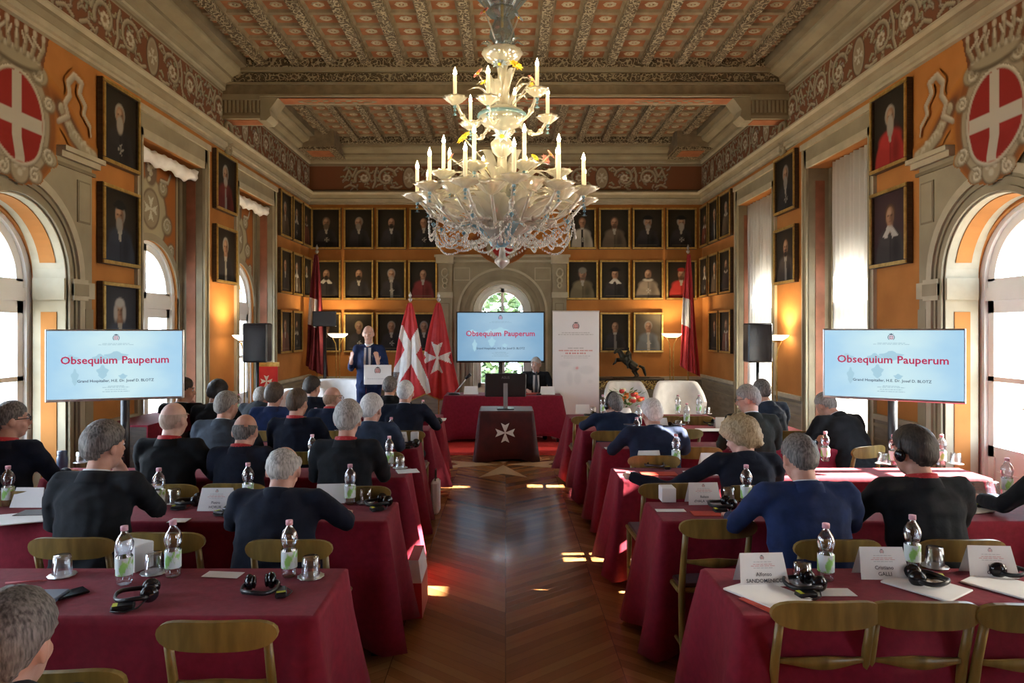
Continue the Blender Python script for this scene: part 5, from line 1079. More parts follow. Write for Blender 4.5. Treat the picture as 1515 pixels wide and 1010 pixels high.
# name cards: white tents printed with crest and name
def card(px, py, rz, label, lines=(), w=.20, h=.125, faceaway=False):
    x, y = onh(px, py, ZT); t = thing('name_card', label, 'name card', (x, y, ZT), rz, 'tent name cards'); d = .042; mb = MB(); e = .0012
    mb.add([(-w/2, -d, 0), (w/2, -d, 0), (w/2-.012, 0, h), (-w/2+.012, 0, h), (w/2, d, 0), (-w/2, d, 0), (-w/2+e, -d+e*2, 0), (w/2-e, -d+e*2, 0), (w/2, d-e*2, 0), (-w/2, d-e*2, 0), (w/2-.012, 0, h-e*2), (-w/2+.012, 0, h-e*2)],
           [(0, 1, 2, 3), (3, 2, 4, 5), (6, 11, 10, 7), (11, 9, 8, 10)]); mb.build('folded_card', 'paper', t)
    a = math.atan2(d, h)
    def on(z, dy=-.0008): return (0, -d*(1-z/h)+dy, z)
    if lines:
        q = thing('printing', None, None); q.parent = t; q.location = (0, -d-.0006, 0); q.rotation_euler = (-a, 0, 0); L = math.hypot(d, h)
        emblem(.020, q, (0, -.0004, L*.86)); 
        for zz, ww, mt in ((.73, .075, 'inkgrey'), (.66, .08, 'inkred'), (.61, .10, 'inkred'), (.55, .08, 'inkgrey')): greek(q, 0, L*zz, ww, .0024, -.0008, mt, 3, 6)
        for s_, zz, sz in lines: text(s_, sz, 'ink', q, (0, -.0008, L*zz), name='name_line', ext=.0001, bold=.0002)
    return t
card(1126, 862, .05, 'white name card at the aisle end of the front right table', (('Alfonso', .36, .021), ('SANDOMENICO', .17, .021)), .205, .125)
card(1303, 852, -.02, 'white name card in the middle of the front right table', (('Cristiano', .36, .021), ('GALLI', .17, .022)), .205, .125)
card(1463, 850, -.08, 'white name card toward the right edge of the front right table', (('Ugo', .36, .021), ('GIORI', .17, .021)), .20, .125)
card(1040, 744, .04, 'white name card beside the white box, second right table', (('Balazs', .36, .021), ("d'HALA VAINA", .17, .020)), .20, .125)
card(1438, 742, .02, 'white name card right of the grey suit, second right table', (('Italo', .36, .021), ('VALLI', .17, .021)), .16, .125)
card(322, 753, .02, 'white name card left of the headset, second left table', (('Pietro', .36, .021), ('HORUK', .17, .021)), .205, .125)
for px, py, rz, lb in ((45, 748, .0, 'blank-backed name card at the left edge, second left table'), (222, 745, -.1, 'name card half hidden by the chin-on-hand man'), (490, 742, .1, 'name card half hidden by the navy-suited man'), (316, 686, 0, 'name card between the two bald men, third left table'), (372, 612, 0, 'name card beyond the grey-suited man'), (960, 687, .1, 'name card nearest the aisle, third right table'), (1053, 691, .0, 'name card before the curly-haired person'), (862, 611, 0, 'name card at the far right aisle end'), (1070, 632, 0, 'name card at the fifth right table'), (975, 633, 0, 'small name card beside the navy uniform'), (482, 684, .1, 'name card left of the silver-haired man'), (588, 656, 0, 'name card behind the bottle, fourth left table')):
    card(px, py, rz, lb, (), .19, .11)
for px, py, Y_, lb in ((697, 584, 11.15, 'white name card at the left end of the head table'), (810, 584, 11.1, 'white name card before the seated panellist')):
    card(px, py, 0, lb, (), .24, .13).location = (pX(px, Y_), Y_, ZT)
# papers, boxes and the rest
def slab(name, px, py, w, d, h, rz, mat, label, cat, Y_=None):
    x, y = onh(px, py, ZT); o = MB(); o.rbox(-w/2, w/2, -d/2, d/2, 0, h, min(h*.3, .004)); o = o.build(name, mat); o.location = (x, y, ZT); o.rotation_euler = (0, 0, rz); return tag(o, label, cat)
for a in ((330, 850, .16, .07, .002, -.1, 'sheet on the front left table right of the bottle'), (25, 768, .34, .24, .008, .4, 'stack of sheets at the left edge, second left table'), (1135, 880, .21, .26, .008, .55, 'printed programme before the first name card, front right table'), (1230, 876, .17, .08, .002, 0, 'blank slip between two programmes, front right table'), (1370, 868, .21, .26, .008, .6, 'printed programme before the second name card, front right table'), (1490, 868, .21, .26, .008, .6, 'printed programme before the third name card, front right table'),
          (992, 755, .17, .06, .002, 0, 'blank slip on the aisle end, second right table'), (1040, 700, .25, .16, .004, .1, 'sunlit sheets before the curly-haired person'), (905, 663, .12, .10, .003, 0, 'slip at the aisle end, fourth right table'), (1420, 752, .24, .24, .006, .3, 'open sheets right of the grey suit'), (1060, 636, .4, .2, .004, 0, 'sheets at the fifth right table'), (603, 697, .16, .14, .003, .3, 'sheet at the aisle end, third left table'), (647, 621, .2, .16, .012, 0, 'stack of sheets at the far left aisle end'), (265, 770, .1, .08, .003, 0, 'slip beside the elbow of the chin-on-hand man'), (395, 690, .14, .14, .004, .2, 'crumpled sheets left of the balding man')):
    slab('paper_sheets', *a[:6], 'paper', a[6], 'papers')
M['navyf'] = plain('navy_folder', (.06, .09, .16), .4); M['redf'] = plain('red_folder', (.50, .05, .03), .5)
slab('navy_folder', 15, 890, .36, .16, .018, .05, 'navyf', 'navy folder at the left end of the front left table', 'folder')
slab('red_programme', 1150, 892, .2, .2, .004, .5, 'redf', 'red cover under the first programme, front right table', 'folder'); slab('red_programme', 975, 701, .26, .13, .004, .0, 'redf', 'red cover under the headset, third right table', 'folder'); slab('red_programme', 1050, 760, .2, .1, .004, .0, 'redf', 'red cover before the name card, second right table', 'folder'); slab('red_programme', 773, 583, .26, .2, .015, 0, 'redf', 'red folder before the panellist', 'folder').location = (pX(788, 11.15), 11.15, ZT)
slab('smartphone', 97, 881, .075, .15, .009, -.7, 'blackgloss', 'dark smartphone lying on the front left table', 'phone'); slab('smartphone', 1190, 655, .07, .14, .009, .3, 'blackgloss', 'smartphone on the fourth right table', 'phone'); slab('tablet', 55, 760, .2, .13, .01, .1, 'blackgloss', 'black tablet by the sheets, second left table', 'tablet')
for px, py, w, h, lb in ((184, 845, .12, .11, 'white cardboard box on the front left table'), (990, 743, .085, .085, 'white cardboard box beside the name card, second right table'), (613, 652, .07, .08, 'white cardboard box at the fourth left table, aisle end')):
    x, y = onh(px, py, ZT); mb = MB(); mb.rbox(-w/2, w/2, 0, .1, 0, h, .002); mb.box(-w/2+.004, w/2-.004, .003, .097, h, h+.002); o = mb.build('cardboard_box', 'paper'); o.location = (x, y, ZT); o.rotation_euler = (0, 0, -.35 if px < 200 else 0); tag(o, lb, 'box')
mb = MB(); mb.cyl((0, 0, .005), (.14, .03, .005), .004, 8); mb.tube([(.14, .03, .005), (.152, .0326, .005)], [.004, .001], 8); o = mb.build('pen', 'inkred'); o.location = at_(8, 864); tag(o, 'red pen on the front left table beside the folder', 'pen')
t = thing('steel_flask', 'dark blue insulated flask beside the man with glasses at the left', 'flask', at_(92, 697)); mb = MB(); mb.lathe([(0, 0), (.035, .002), (.037, .10), (.03, .12)], 16); mb.build('flask_body', 'navyf', t); mb = MB(); mb.lathe([(.032, .12), (.033, .15), (0, .155)], 16); mb.build('lid', 'navyf', t)
t = thing('gooseneck_microphone', 'black microphone on a white arm at the left end of the head table', 'microphone', (pX(672, 11.05), 11.05, ZT)); mb = MB(); mb.lathe([(.0, .03), (.09, .025), (.1, 0)], 16); mb.build('base', 'black', t); mb = MB(); mb.tube([(0, 0, .02), (.12, 0, .16), (.2, 0, .27)], .010, 8); mb.build('arm', 'silver', t); mb = MB(); mb.tube([(.18, 0, .26), (.27, 0, .33)], [.022, .03], 10); mb.build('microphone_head', 'black', t)
t = thing('table_microphone', 'thin black microphone before the seated panellist', 'microphone', (pX(797, 11.05), 11.02, ZT)); mb = MB(); mb.rbox(-.04, .04, -.04, .04, 0, .02, .005); mb.build('base', 'black', t); mb = MB(); mb.tube([(0, 0, .02), (-.02, .0, .2), (-.03, .06, .33)], .005, 6); mb.ell((-.03, .065, .345), (.018, .018, .028), 8, 6); mb.build('gooseneck', 'black', t)
# ================================================================ CHANDELIER
CX, CY, k_ = -.03, 6.0, .00594
def zc(py): return 1.8-(py-488)*k_
ch = thing('glass_chandelier', 'large lit blown-glass chandelier with candle lights and coloured flowers hanging from the ceiling', 'chandelier', (CX, CY, 0))
def part(mb, name, mats, parent=None): return mb.build(name, mats, parent or ch)
mb = MB(); mb.cyl((0, 0, zc(40)), (0, 0, HC+.12), .012, 8); part(mb, 'suspension_rod', 'gold')
mb = MB(); mb.lathe([(.0, 4.98), (.10, 4.93), (.21, 4.82), (.24, 4.74), (.17, 4.66), (.12, 4.60)], 32, lobes=8, lobe=.08); part(mb, 'upper_bowl', 'csmoke')
mb = MB(); mb.lathe([(.12, zc(12)), (.135, zc(20)), (.06, zc(27)), (.07, zc(32)), (.10, zc(45)), (.105, zc(55)), (.06, zc(66)), (.05, zc(72))], 24, lobes=8, lobe=.06); part(mb, 'upper_baluster', 'csmoke')
mb = MB(); mb.lathe([(.05, zc(72)), (.17, zc(76)), (.175, zc(80)), (.14, zc(88)), (.07, zc(94)), (.04, zc(98))], 28, lobes=14, lobe=.04); part(mb, 'upper_plate', 'cglass')
mb = MB(); mb.lathe([(.05, zc(96)), (.035, zc(110)), (.05, zc(130)), (.07, zc(145)), (.05, zc(155)), (.10, zc(160)), (.19, zc(166)), (.205, zc(174)), (.17, zc(184)), (.09, zc(190)), (.05, zc(196)), (.06, zc(205)), (.10, zc(212)), (.085, zc(225)), (.04, zc(232)), (.035, zc(262)), (.10, zc(270)), (.14, zc(285)), (.15, zc(300)), (.13, zc(318)), (.07, zc(328)), (.05, zc(345))], 28, lobes=14, lobe=.03); part(mb, 'central_stem', 'cglass')
mb = MB(); mb.lathe([(.06, zc(168)), (.215, zc(170)), (.22, zc(173)), (.21, zc(175))], 28); mb.lathe([(.16, zc(292)), (.17, zc(296)), (.155, zc(302))], 28); mb.lathe([(.05, zc(345)), (.12, zc(350)), (.125, zc(354)), (.06, zc(360)), (.03, zc(366))], 24); part(mb, 'blue_trim', 'cblue')
mb = MB(); mb.lathe([(.03, zc(352)), (.02, zc(366)), (.03, zc(380)), (.06, zc(384)), (.062, zc(388)), (.03, zc(394)), (.0, zc(398))], 20, lobes=10, lobe=.08); part(mb, 'bottom_finial', 'cglass')
mb = MB(); mb.lathe([(.15, zc(286)), (.165, zc(300)), (.155, zc(318)), (.09, zc(330)), (.07, zc(342))], 24, lobes=12, lobe=.06); part(mb, 'blue_vase', 'cblue')
def leaf(mb, a, r0, z0, r1, z1, w, curl=.12, mi=0, n=8):
    """a glass leaf: fluted blade that rises, leans outward and curls"""
    ca, sa = math.cos(a), math.sin(a); vs = []
    for i in range(n+1):
        t = i/n; r = r0+(r1-r0)*t**1.4+curl*max(0, t-.75)*2; z = z0+(z1-z0)*math.sin(min(1, t*1.08)*PI/2)-curl*max(0, t-.8)*3; ww = w*math.sin(PI*min(.97, t*.85+.12))
        for s, dz in ((-1, .35), (0, 0), (1, .35)): vs.append((r*ca-s*ww*sa, r*sa+s*ww*ca, z+dz*ww))
    mb.add(vs, [(i*3+k, i*3+k+1, i*3+4+k, i*3+3+k) for i in range(n) for k in (0, 1)], mi, True)
def flower(r, a, z, R, mat, core='fy', petals=9):
    o = MB(); c = Vector((r*math.cos(a), r*math.sin(a), z)); o.T = Matrix.Translation(c) @ Matrix.Rotation(a-PI/2, 4, 'Z') @ Matrix.Rotation(-.95, 4, 'X') 
    for q in range(petals):
        t = q*2*PI/petals; d = Vector((math.cos(t), math.sin(t), 0)); e = Vector((-d.y, d.x, 0)); up = Vector((0, 0, 1))
        o.add([d*R*.15, d*R*.6+e*R*.24+up*R*.25, d*R*1.05+up*R*.15, d*R*.6-e*R*.24+up*R*.25], [(0, 1, 2, 3)])
    o.ell((0, 0, R*.1), (R*.24, R*.24, R*.2), 8, 5, 1); o.T = None
    st = MB(); 
    f_ = o.build('glass_flower', [mat, core], ch)
    st.tube([(.05*math.cos(a), .05*math.sin(a), z-.25), (r*.6*math.cos(a), r*.6*math.sin(a), z-.12), tuple(c)], .007, 5); st.build('flower_stem', 'cglass', f_)
for q in range(9): a = q*2*PI/9+.2; mb = MB(); leaf(mb, a, .05, zc(97), .17+.03*(q % 2), zc(60+10*(q % 2)), .035, .05); part(mb, 'glass_leaf', 'csmoke')
for q in range(10): a = q*2*PI/10+.1; mb = MB(); leaf(mb, a, .06, zc(168), .24+.04*(q % 2), zc(112+18*(q % 2)), .032, .06); part(mb, 'glass_leaf', 'cglass')
for q in range(12): a = q*2*PI/12; mb = MB(); leaf(mb, a, .09, zc(285), .36+.08*(q % 2), zc(232+14*(q % 2)), .045, .08); part(mb, 'glass_leaf', 'cglass')
for q in range(14): a = q*2*PI/14+.15; mb = MB(); leaf(mb, a, .10, zc(312), .52+.06*(q % 2), zc(262+10*(q % 2)), .05, .10); part(mb, 'glass_leaf', 'cglass')
for q in range(16): a = q*2*PI/16; mb = MB(); leaf(mb, a, .12, zc(350), .55+.12*(q % 2), zc(300+8*(q % 2)), .05, .04); part(mb, 'glass_leaf', 'cglass')
for q in range(24): a = q*2*PI/24+.1; mb = MB(); leaf(mb, a, .2, zc(338), .62+.10*(q % 2), zc(306-8*(q % 3)), .055, .10); part(mb, 'glass_leaf', 'cglass')
for q in range(12): a = q*2*PI/12+.4; mb = MB(); leaf(mb, a, .10, zc(365), .42, zc(335), .05, .12); part(mb, 'glass_leaf', 'cglass' if q % 3 else 'cblue')
for r, a, py, R, mt in ((.25, -PI/2-.95, 118, .055, 'fp'), (.17, -PI/2-.12, 107, .07, 'fb'), (.22, -PI/2+.55, 110, .07, 'fy'), (.30, -PI/2+1.0, 128, .05, 'fp'), (.22, -PI/2-.75, 30, .05, 'fp'), (.18, -PI/2+.9, 35, .05, 'fb'), (.42, -PI/2-.85, 218, .075, 'fy'), (.46, -PI/2-1.25, 240, .05, 'fp'), (.46, -PI/2+1.1, 238, .05, 'fp'), (.40, -PI/2+.75, 246, .045, 'fy'), (.2, -PI/2+.0, 212, .085, 'fb'), (.27, -PI/2-.6, 136, .035, 'fy'),
                     (.3, .5, 120, .05, 'fy'), (.3, 1.9, 120, .05, 'fb'), (.42, .4, 230, .06, 'fp'), (.42, 2.0, 230, .06, 'fy')): flower(r, a, zc(py), R, mt)
def arm(a, rc, z0, zcup, dip, hcan, big=1.0):
    mb = MB(); ca, sa = math.cos(a), math.sin(a); P = []
    for i in range(15):
        t = i/14; r = .07+(rc-.07)*t**.9; z = z0+(zcup-z0)*t-dip*math.sin(PI*min(1, t*1.02))*1.0+.04*math.sin(2*PI*t); P.append((r*ca, r*sa, z))
    P[-1] = (rc*ca, rc*sa, zcup-.005)
    mb.tube(P, [.016+.004*math.sin(i*1.9) for i in range(15)], 7); c = (rc*ca, rc*sa, 0)
    for t in (.3, .55, .8): q = P[int(t*14)]; mb.ell(q, .026, 8, 5)
    ar = part(mb, 'candle_arm', 'cglass')
    mb = MB(); B = .095*big; mb.lathe([(.012, zcup-.035), (.03, zcup-.03), (.05, zcup-.012), (B*.8, zcup+.0), (B, zcup+.028), (B*1.14, zcup+.03), (B*.9, zcup+.012), (.02, zcup-.0)], 24, c=c, lobes=10, lobe=.14); part(mb, 'drip_cup', 'cglass', ar)
    mb = MB(); mb.tube([(c[0], c[1], zcup-.005), (c[0], c[1], zcup+hcan)], .0165, 8); part(mb, 'candle_sleeve', 'candle', ar)
    mb = MB(); mb.lathe([(.007, zcup+hcan), (.016, zcup+hcan+.018), (.013, zcup+hcan+.036), (.0, zcup+hcan+.075)], 8, c=c); part(mb, 'flame_bulb', 'flame', ar)
    mb = MB()
    for t in range(3): mb.ell((c[0], c[1], zcup-.05-.03*t), (.016-.003*t,)*3, 6, 4)
    mb.add([(c[0]+.03*math.cos(x)*(1 if i % 2 else .4), c[1]+.03*math.sin(x)*(1 if i % 2 else .4), zcup-.12) for i, x in enumerate(np.linspace(0, 2*PI, 13)[:-1])], [tuple(range(12))]); part(mb, 'blue_drop', 'cblue', ar)
for q in range(12): arm(q*2*PI/12+.13, .74, zc(335), zc(296)+.02*(q % 2), .10, .25, 1.15)
for q in range(8): arm(q*2*PI/8+.35, .53, zc(300), zc(266), .02, .27, 1.0)
for q in range(6): arm(q*2*PI/6+.25, .42, zc(180), zc(172)+(.10 if q % 2 else 0), .10, .22, .9)
for q in range(12):
    a = q*2*PI/12+.39; mb = MB(); r_ = .62; z_ = zc(300)+.03*(q % 2); mb.lathe([(.015, -.05), (.05, -.03), (.085, .01), (.12, .045), (.135, .05), (.10, .02), (.04, -.01)], 24, c=(r_*math.cos(a), r_*math.sin(a), z_), lobes=8, lobe=.16)
    mb.tube([(.15*math.cos(a), .15*math.sin(a), zc(330)), (.4*math.cos(a), .4*math.sin(a), zc(338)), (r_*math.cos(a), r_*math.sin(a), z_-.04)], .013, 6); part(mb, 'frilled_cup', 'cglass')
# swags of small glass links
def swag(a0, a1, r0, z0, r1, z1, sag, n=22):
    mb = MB()
    for i in range(n+1):
        t = i/n; a = a0+(a1-a0)*t; r = r0+(r1-r0)*t; z = z0+(z1-z0)*t-sag*4*t*(1-t); c = (r*math.cos(a), r*math.sin(a), z)
        mb.ell(c, (.011, .011, .011) if i % 2 else (.007, .007, .014), 6, 3)
    part(mb, 'bead_chain', 'cglass')
for q in range(12):
    a = q*2*PI/12+.13; b_ = a+2*PI/12
    swag(a, b_, .64, zc(325), .64, zc(325), .17); swag(a, b_+.0, .38, zc(352), .60, zc(340), .11); swag(a, a+.01, .16, zc(350), .62, zc(330), .12)
    mb = MB(); c = (.60*math.cos(a), .60*math.sin(a)); mb.lathe([(.0, 0), (.022, -.02), (.0, -.05)], 8, c=(c[0], c[1], zc(330))); part(mb, 'blue_pendant', 'cblue')
for q in range(6): a = q*2*PI/6; swag(a, a+2*PI/6, .58, zc(345), .58, zc(345), .15); swag(a+.5, a+.5, .12, zc(355), .55, zc(345), .07, 16)
# ================================================================ PEOPLE
def Vv(*a): return Vector(a)
HS_ = {}
def hairmat(name, c1, c2):
    name = 'h_'+name
    if name not in M:
        M[name] = noisy('hair'+name[1:], c1, c2, 30, .55, .6, stretch=(4, 4, .8), bdist=.006, detail=6)
    return name
HAIR = {'grey': ((.14, .13, .12), (.34, .32, .30)), 'silver': ((.22, .21, .20), (.50, .48, .45)), 'white': ((.45, .44, .43), (.75, .74, .72)), 'dark': ((.018, .014, .012), (.055, .042, .034)), 'brown': ((.04, .025, .016), (.11, .07, .045)), 'black': ((.008, .007, .008), (.025, .022, .022)),
        'pepper': ((.05, .045, .042), (.22, .20, .19)), 'blond': ((.24, .17, .09), (.52, .41, .26)), 'ginger': ((.28, .16, .10), (.42, .27, .18)), 'shaved': ((.38, .26, .20), (.50, .35, .28))}
SUIT = {'navy': (.010, .014, .030), 'blue': (.018, .035, .115), 'black': (.008, .009, .012), 'grey': (.060, .075, .10), 'charcoal': (.018, .021, .027), 'steel': (.035, .055, .10), 'green': (.022, .026, .022), 'darkblue': (.012, .022, .055)}
for n_, c in SUIT.items(): M['suit_'+n_] = noisy('wool_'+n_, tuple(x*.6 for x in c), tuple(x*.95 for x in c), 11, .85, .5, sheen=.02, spec=.2, bdist=.014, kind='Object')
def hair_mesh(style, col, seed):
    rg = random.Random(seed); mb = MB(); n, m = 40, 26; vs = []; keep = []
    for i in range(m+1):
        ph = PI*i/m; z = math.cos(ph)
        for k in range(n):
            t = 2*PI*k/n; x, y = math.sin(ph)*math.cos(t), math.sin(ph)*math.sin(t)
            az = math.atan2(abs(x), y)/PI                      # 0 front, 1 back
            lim = .50-.62*min(1, az/.5) if az < .5 else -.12-.62*min(1, (az-.5)/.28)
            if style in ('long', 'curly'): lim = .42-.70*min(1, az/.42) if az < .42 else -.28-.55*min(1, (az-.42)/.3)
            mk = (z-lim)*3.2
            nz = noise.noise(Vector((x*4+seed, y*4, z*4))); nf = noise.noise(Vector((x*11, y*11+seed, z*6)))
            if style == 'fringe': mk = min(mk, (.62-z+.1*nz)*3+max(0, -y-.2)*1.5)
            if style == 'thin': mk = min(mk, 1); 
            if style == 'bald': mk = min(mk, (.30-z)*3)
            th = {'short': .010, 'full': .019, 'curly': .044, 'fringe': .012, 'bald': .004, 'thin': .008, 'long': .024}[style]
            mk += .30*nf+.15*nz; th *= min(1, max(0, mk)); th += (.004*nf if style != 'curly' else (.020*nf+.010*nz))*min(1, max(0, mk))
            if style == 'full': th += .006*max(0, z)
            keep.append(mk > -.05); r = 1.0
            vs.append(((.0775+th)*x, (.0965+th)*y*1.0, (.1075+th)*z))
    fs = []
    for i in range(m):
        for k in range(n):
            f = (i*n+k, i*n+(k+1) % n, (i+1)*n+(k+1) % n, (i+1)*n+k)
            if all(keep[q] for q in f): fs.append(f)
    mb.add(vs, fs, 0, True); return mb
def hand(mb, w, d, up, side, curl=.5, spread=.25):
    """palm, four bent fingers of unequal length, thumb off the side"""
    d = d.normalized(); s = d.cross(up).normalized(); up = s.cross(d).normalized(); R = Matrix((s, d, up)).transposed()
    mb.ell(w+d*.048, (.039, .052, .016), 12, 8, R=R); mb.tube([w-d*.03, w+d*.03], [.026, .030], 8)
    for i, (o, L) in enumerate(((-.030, .068), (-.010, .078), (.011, .073), (.030, .058))):
        b_ = w+d*.088+s*o; dd = (d+s*o*spread*9).normalized(); p1 = b_+dd*L*.45-up*L*.10*curl; p2 = p1+(dd*(1-curl*.5)-up*curl*.8).normalized()*L*.32; p3 = p2+(dd*(1-curl)-up*curl*1.2+dd*.1).normalized()*L*.28
        mb.tube([b_-dd*.015, p1, p2, p3], [.0095, .009, .008, .0065], 7)
    th = s*side; b_ = w+d*.025+th*.028; p1 = b_+(th*.8+d*.7).normalized()*.035; p2 = p1+(th*.25+d).normalized()*.030; mb.tube([b_-th*.012, p1, p2], [.013, .011, .008], 7)
def person(px, ptop, Y_, label, coat='navy', hair='grey', style='full', lan=False, shirt='shirt', yaw=0.0, hyaw=0.0, hpitch=0.0, lean=.12, L='table', Rr='table', glasses=False, headset=False, w=1.0, skin='skin', standing=False, tie=None, seed=1, uniform=False, bx_=None, htilt=0.0, rise=0.0, ly=0.0, hfwd=0.0):
    Y_ += .14 if (not standing and yaw < 2) else 0
    X_ = pX(px, Y_) if bx_ is None else bx_; ztop = pH(ptop, Y_)
    pel = Vv(0, -.02, .56) if not standing else Vv(0, 0, .98)
    ka = math.cos(lean); kz = (ztop-pel.z-(.055 if style == 'curly' else .02))/(.76*ka); kz = max(.75, min(1.2, kz))
    def U(x, y, z): z *= kz; y = y; return pel+Vv(x*w, y*math.cos(lean)+z*math.sin(lean), z*math.cos(lean)-y*math.sin(lean))
    neck = U(0, -.005, .50); hc = U(0, .035+hfwd, .640); sh = {s: U(s*.172, .0, .462) for s in (-1, 1)}
    # hands: in the figure's own space
    tgt = {'table': (.16, .40, .80), 'chin': (.05, .20, None), 'lap': (.10, .26, .68), 'gesture': (.20, .30, None), 'reach': (.42, .30, .80), 'fold': (.02, .34, .80), 'down': (.25, .06, None), 'wide': (.28, .34, .80)}
    arms = {}
    for s, md in ((-1, L), (1, Rr)):
        tx, ty, tz = tgt[md]
        if md == 'chin': wr = hc+Vv(s*.06, .09, -.17); el = Vv(s*.21, wr.y+.06, .82)
        elif md == 'gesture': wr = pel+Vv(s*.19, .30, .36); el = sh[s]+Vv(s*.09, .02, -.30)
        elif md == 'down': el = sh[s]+Vv(s*.07, -.02, -.28); wr = el+Vv(s*.0, .08, -.24)
        elif md == 'reach': el = sh[s]+Vv(s*.30, .10, -.20); wr = Vv(s*.74, .30, .80)
        else: el = Vv(s*(.235 if md != 'wide' else .29)*w, max(.16, sh[s].y+.04), .815); wr = Vv(s*tx, max(ty, el.y+.2), .80)
        if md == 'lap': el = Vv(s*.235*w, .08, .80); wr = Vv(s*.10, .28, .66)
        arms[s] = (sh[s], el, wr)
    if standing: legs = {s: (Vv(s*.09, 0, .93), Vv(s*.10, .02, .50), Vv(s*.11, -.01, .09)) for s in (-1, 1)}
    else: legs = {s: (Vv(s*.10, .0, .535), Vv(s*.13, .42, .51), Vv(s*.13, .38, .09)) for s in (-1, 1)}
    HR = Matrix.Rotation(-hyaw, 3, 'Z') @ Matrix.Rotation(htilt, 3, 'Y') @ Matrix.Rotation(-(lean*.4+hpitch), 3, 'X')
    def H(x, y, z): return hc+HR @ Vv(x, y, z)
    b = MB()
    b.ell(H(0, -.004, .012), (.0765, .095, .103), 16, 12, R=HR); b.ell(H(0, .030, -.045), (.058, .062, .078), 14, 10, R=HR); b.ell(H(0, .052, -.088), (.032, .032, .026), 10, 8, R=HR)
    b.tube([H(0, .086, .012), H(0, .108, -.022), H(0, .097, -.032)], [.010, .015, .012], 8)
    for s in (-1, 1):
        b.ell(H(s*.081, -.004, -.012), (.010, .020, .032), 8, 8, R=HR @ Matrix.Rotation(s*.3, 3, 'Z')); b.ell(H(s*.032, .072, .022), (.024, .014, .009), 8, 6, R=HR); b.ell(H(s*.036, .062, -.035), (.024, .022, .026), 8, 6, R=HR)
    b.ell(H(0, .087, -.057), (.022, .010, .006), 8, 5, R=HR); b.ell(H(0, .085, -.066), (.018, .010, .006), 8, 5, R=HR)
    b.tube([U(0, -.01, .44), neck, H(0, -.012, -.06)], [.066, .056, .056], 12)
    b.ell(U(0, -.01, .31), (.13*w, .07, .15), 14, 10); b.ell(U(0, 0, .12), (.13*w, .09, .16), 14, 10); b.ell(pel, (.14*w, .10, .10), 14, 8)
    for s in (-1, 1):
        a, e, wr = arms[s]; b.tube([U(s*.04, 0, .38), a-Vv(0, 0, .02)], [.045, .036], 8); b.tube([a, e, wr], [.042, .034, .024], 10)
        d = (wr-e).normalized()
        if L == 'gesture' or standing: hand(b, wr, Vv(-s*.15, .25, 1) if (L if s < 0 else Rr) == 'gesture' else d, Vv(s*.9, .8, .1) if (L if s < 0 else Rr) == 'gesture' else Vv(s, 0, .2), -s, .25, .5)
        elif (L if s < 0 else Rr) == 'chin': hand(b, wr, Vv(-s*.5, -.2, .9), Vv(0, 1, .2), s, .9)
        else: hand(b, wr, Vv(-s*.25, 1, -.08), Vv(0, 0, 1), -s, .5)
        h_, k_2, an = legs[s]; b.tube([h_, k_2, an], [.065, .05, .032], 10); b.tube([an+Vv(0, -.03, -.04), an+Vv(0, .15, -.055)], [.028, .026], 8)
    body = fused(b, 'person', skin, None, .0085, 2)
    c = MB(); wd = w                                              # jacket
    c.ell(U(0, -.002, .335), (.185*wd, .118, .175), 18, 12); c.ell(U(0, .004, .22), (.186*wd, .124, .20), 18, 12); c.ell(U(0, .006, .10), (.186*wd, .130, .19), 18, 12); c.ell(pel+Vv(0, .0, .01), (.196*wd, .138, .12 if not standing else .17), 18, 10)
    c.ell(U(0, -.03, .40), (.155*wd, .075, .10), 16, 10)
    for s in (-1, 1):
        a, e, wr = arms[s]; c.tube([U(s*.045, -.012, .475), U(s*.11*wd, -.008, .468), a+Vv(0, 0, .0)], [.050, .056, .064], 12)
        d = (wr-e).normalized(); c.tube([a+Vv(0, 0, -.0), (a+e)*.5+Vv(s*.008, -.01, 0), e, (e+wr)*.5, wr-d*.015], [.064, .060, .053, .046, .040], 12); c.ell(a, (.060, .066, .064), 10, 8)
    c.tube([U(0, -.018, .44), U(0, -.016, .515)], [.085, .072], 14)
    jk = fused(c, 'jacket', 'suit_'+coat, body, .0125, 4, .011)
    jc = MB(); CR2 = Matrix.Rotation(-lean-.10, 3, 'X'); c3 = U(0, -.012, .488); vs = []          # the jacket's own collar, folded over
    for r_, z_ in ((.094, -.030), (.080, .012), (.071, .030), (.067, .030), (.067, .0)):
        for k in range(24): t = 2*PI*k/24; fr_ = max(0, math.sin(t)); vs.append(c3+CR2 @ Vv(r_*math.cos(t)*(1-.1*fr_), r_*1.02*math.sin(t), z_-.035*fr_))
    jc.add(vs, [(j*24+k, j*24+(k+1) % 24, (j+1)*24+(k+1) % 24, (j+1)*24+k) for j in range(4) for k in range(24)], 0, True); jc.build('jacket_collar', 'suit_'+coat, body)
    cl = MB()                                                     # shirt collar, showing above the jacket
    cc = U(0, -.010, .523); CR_ = Matrix.Rotation(-lean-.12, 3, 'X'); ring_ = []
    for r_, z_ in ((.062, -.035), (.062, -.010), (.060, .001), (.056, .0)):
        for k in range(20): t = 2*PI*k/20; ring_.append(cc+CR_ @ Vv(r_*math.cos(t), r_*1.04*math.sin(t), z_))
    cl.add(ring_, [(j*20+k, j*20+(k+1) % 20, (j+1)*20+(k+1) % 20, (j+1)*20+k) for j in range(3) for k in range(20)], 0, True)
    if yaw > 2 or standing:
        P_ = [U(-.045, .100, .47), U(.045, .100, .47), U(.05, .132, .30), U(.035, .140, .10), U(-.035, .140, .10), U(-.05, .132, .30)]; Q_ = [p+Vv(0, -.03, 0) for p in P_]
        cl.add(P_+Q_, [tuple(range(6)), tuple(range(11, 5, -1))]+[(i, i+6, (i+1) % 6+6, (i+1) % 6) for i in range(6)])
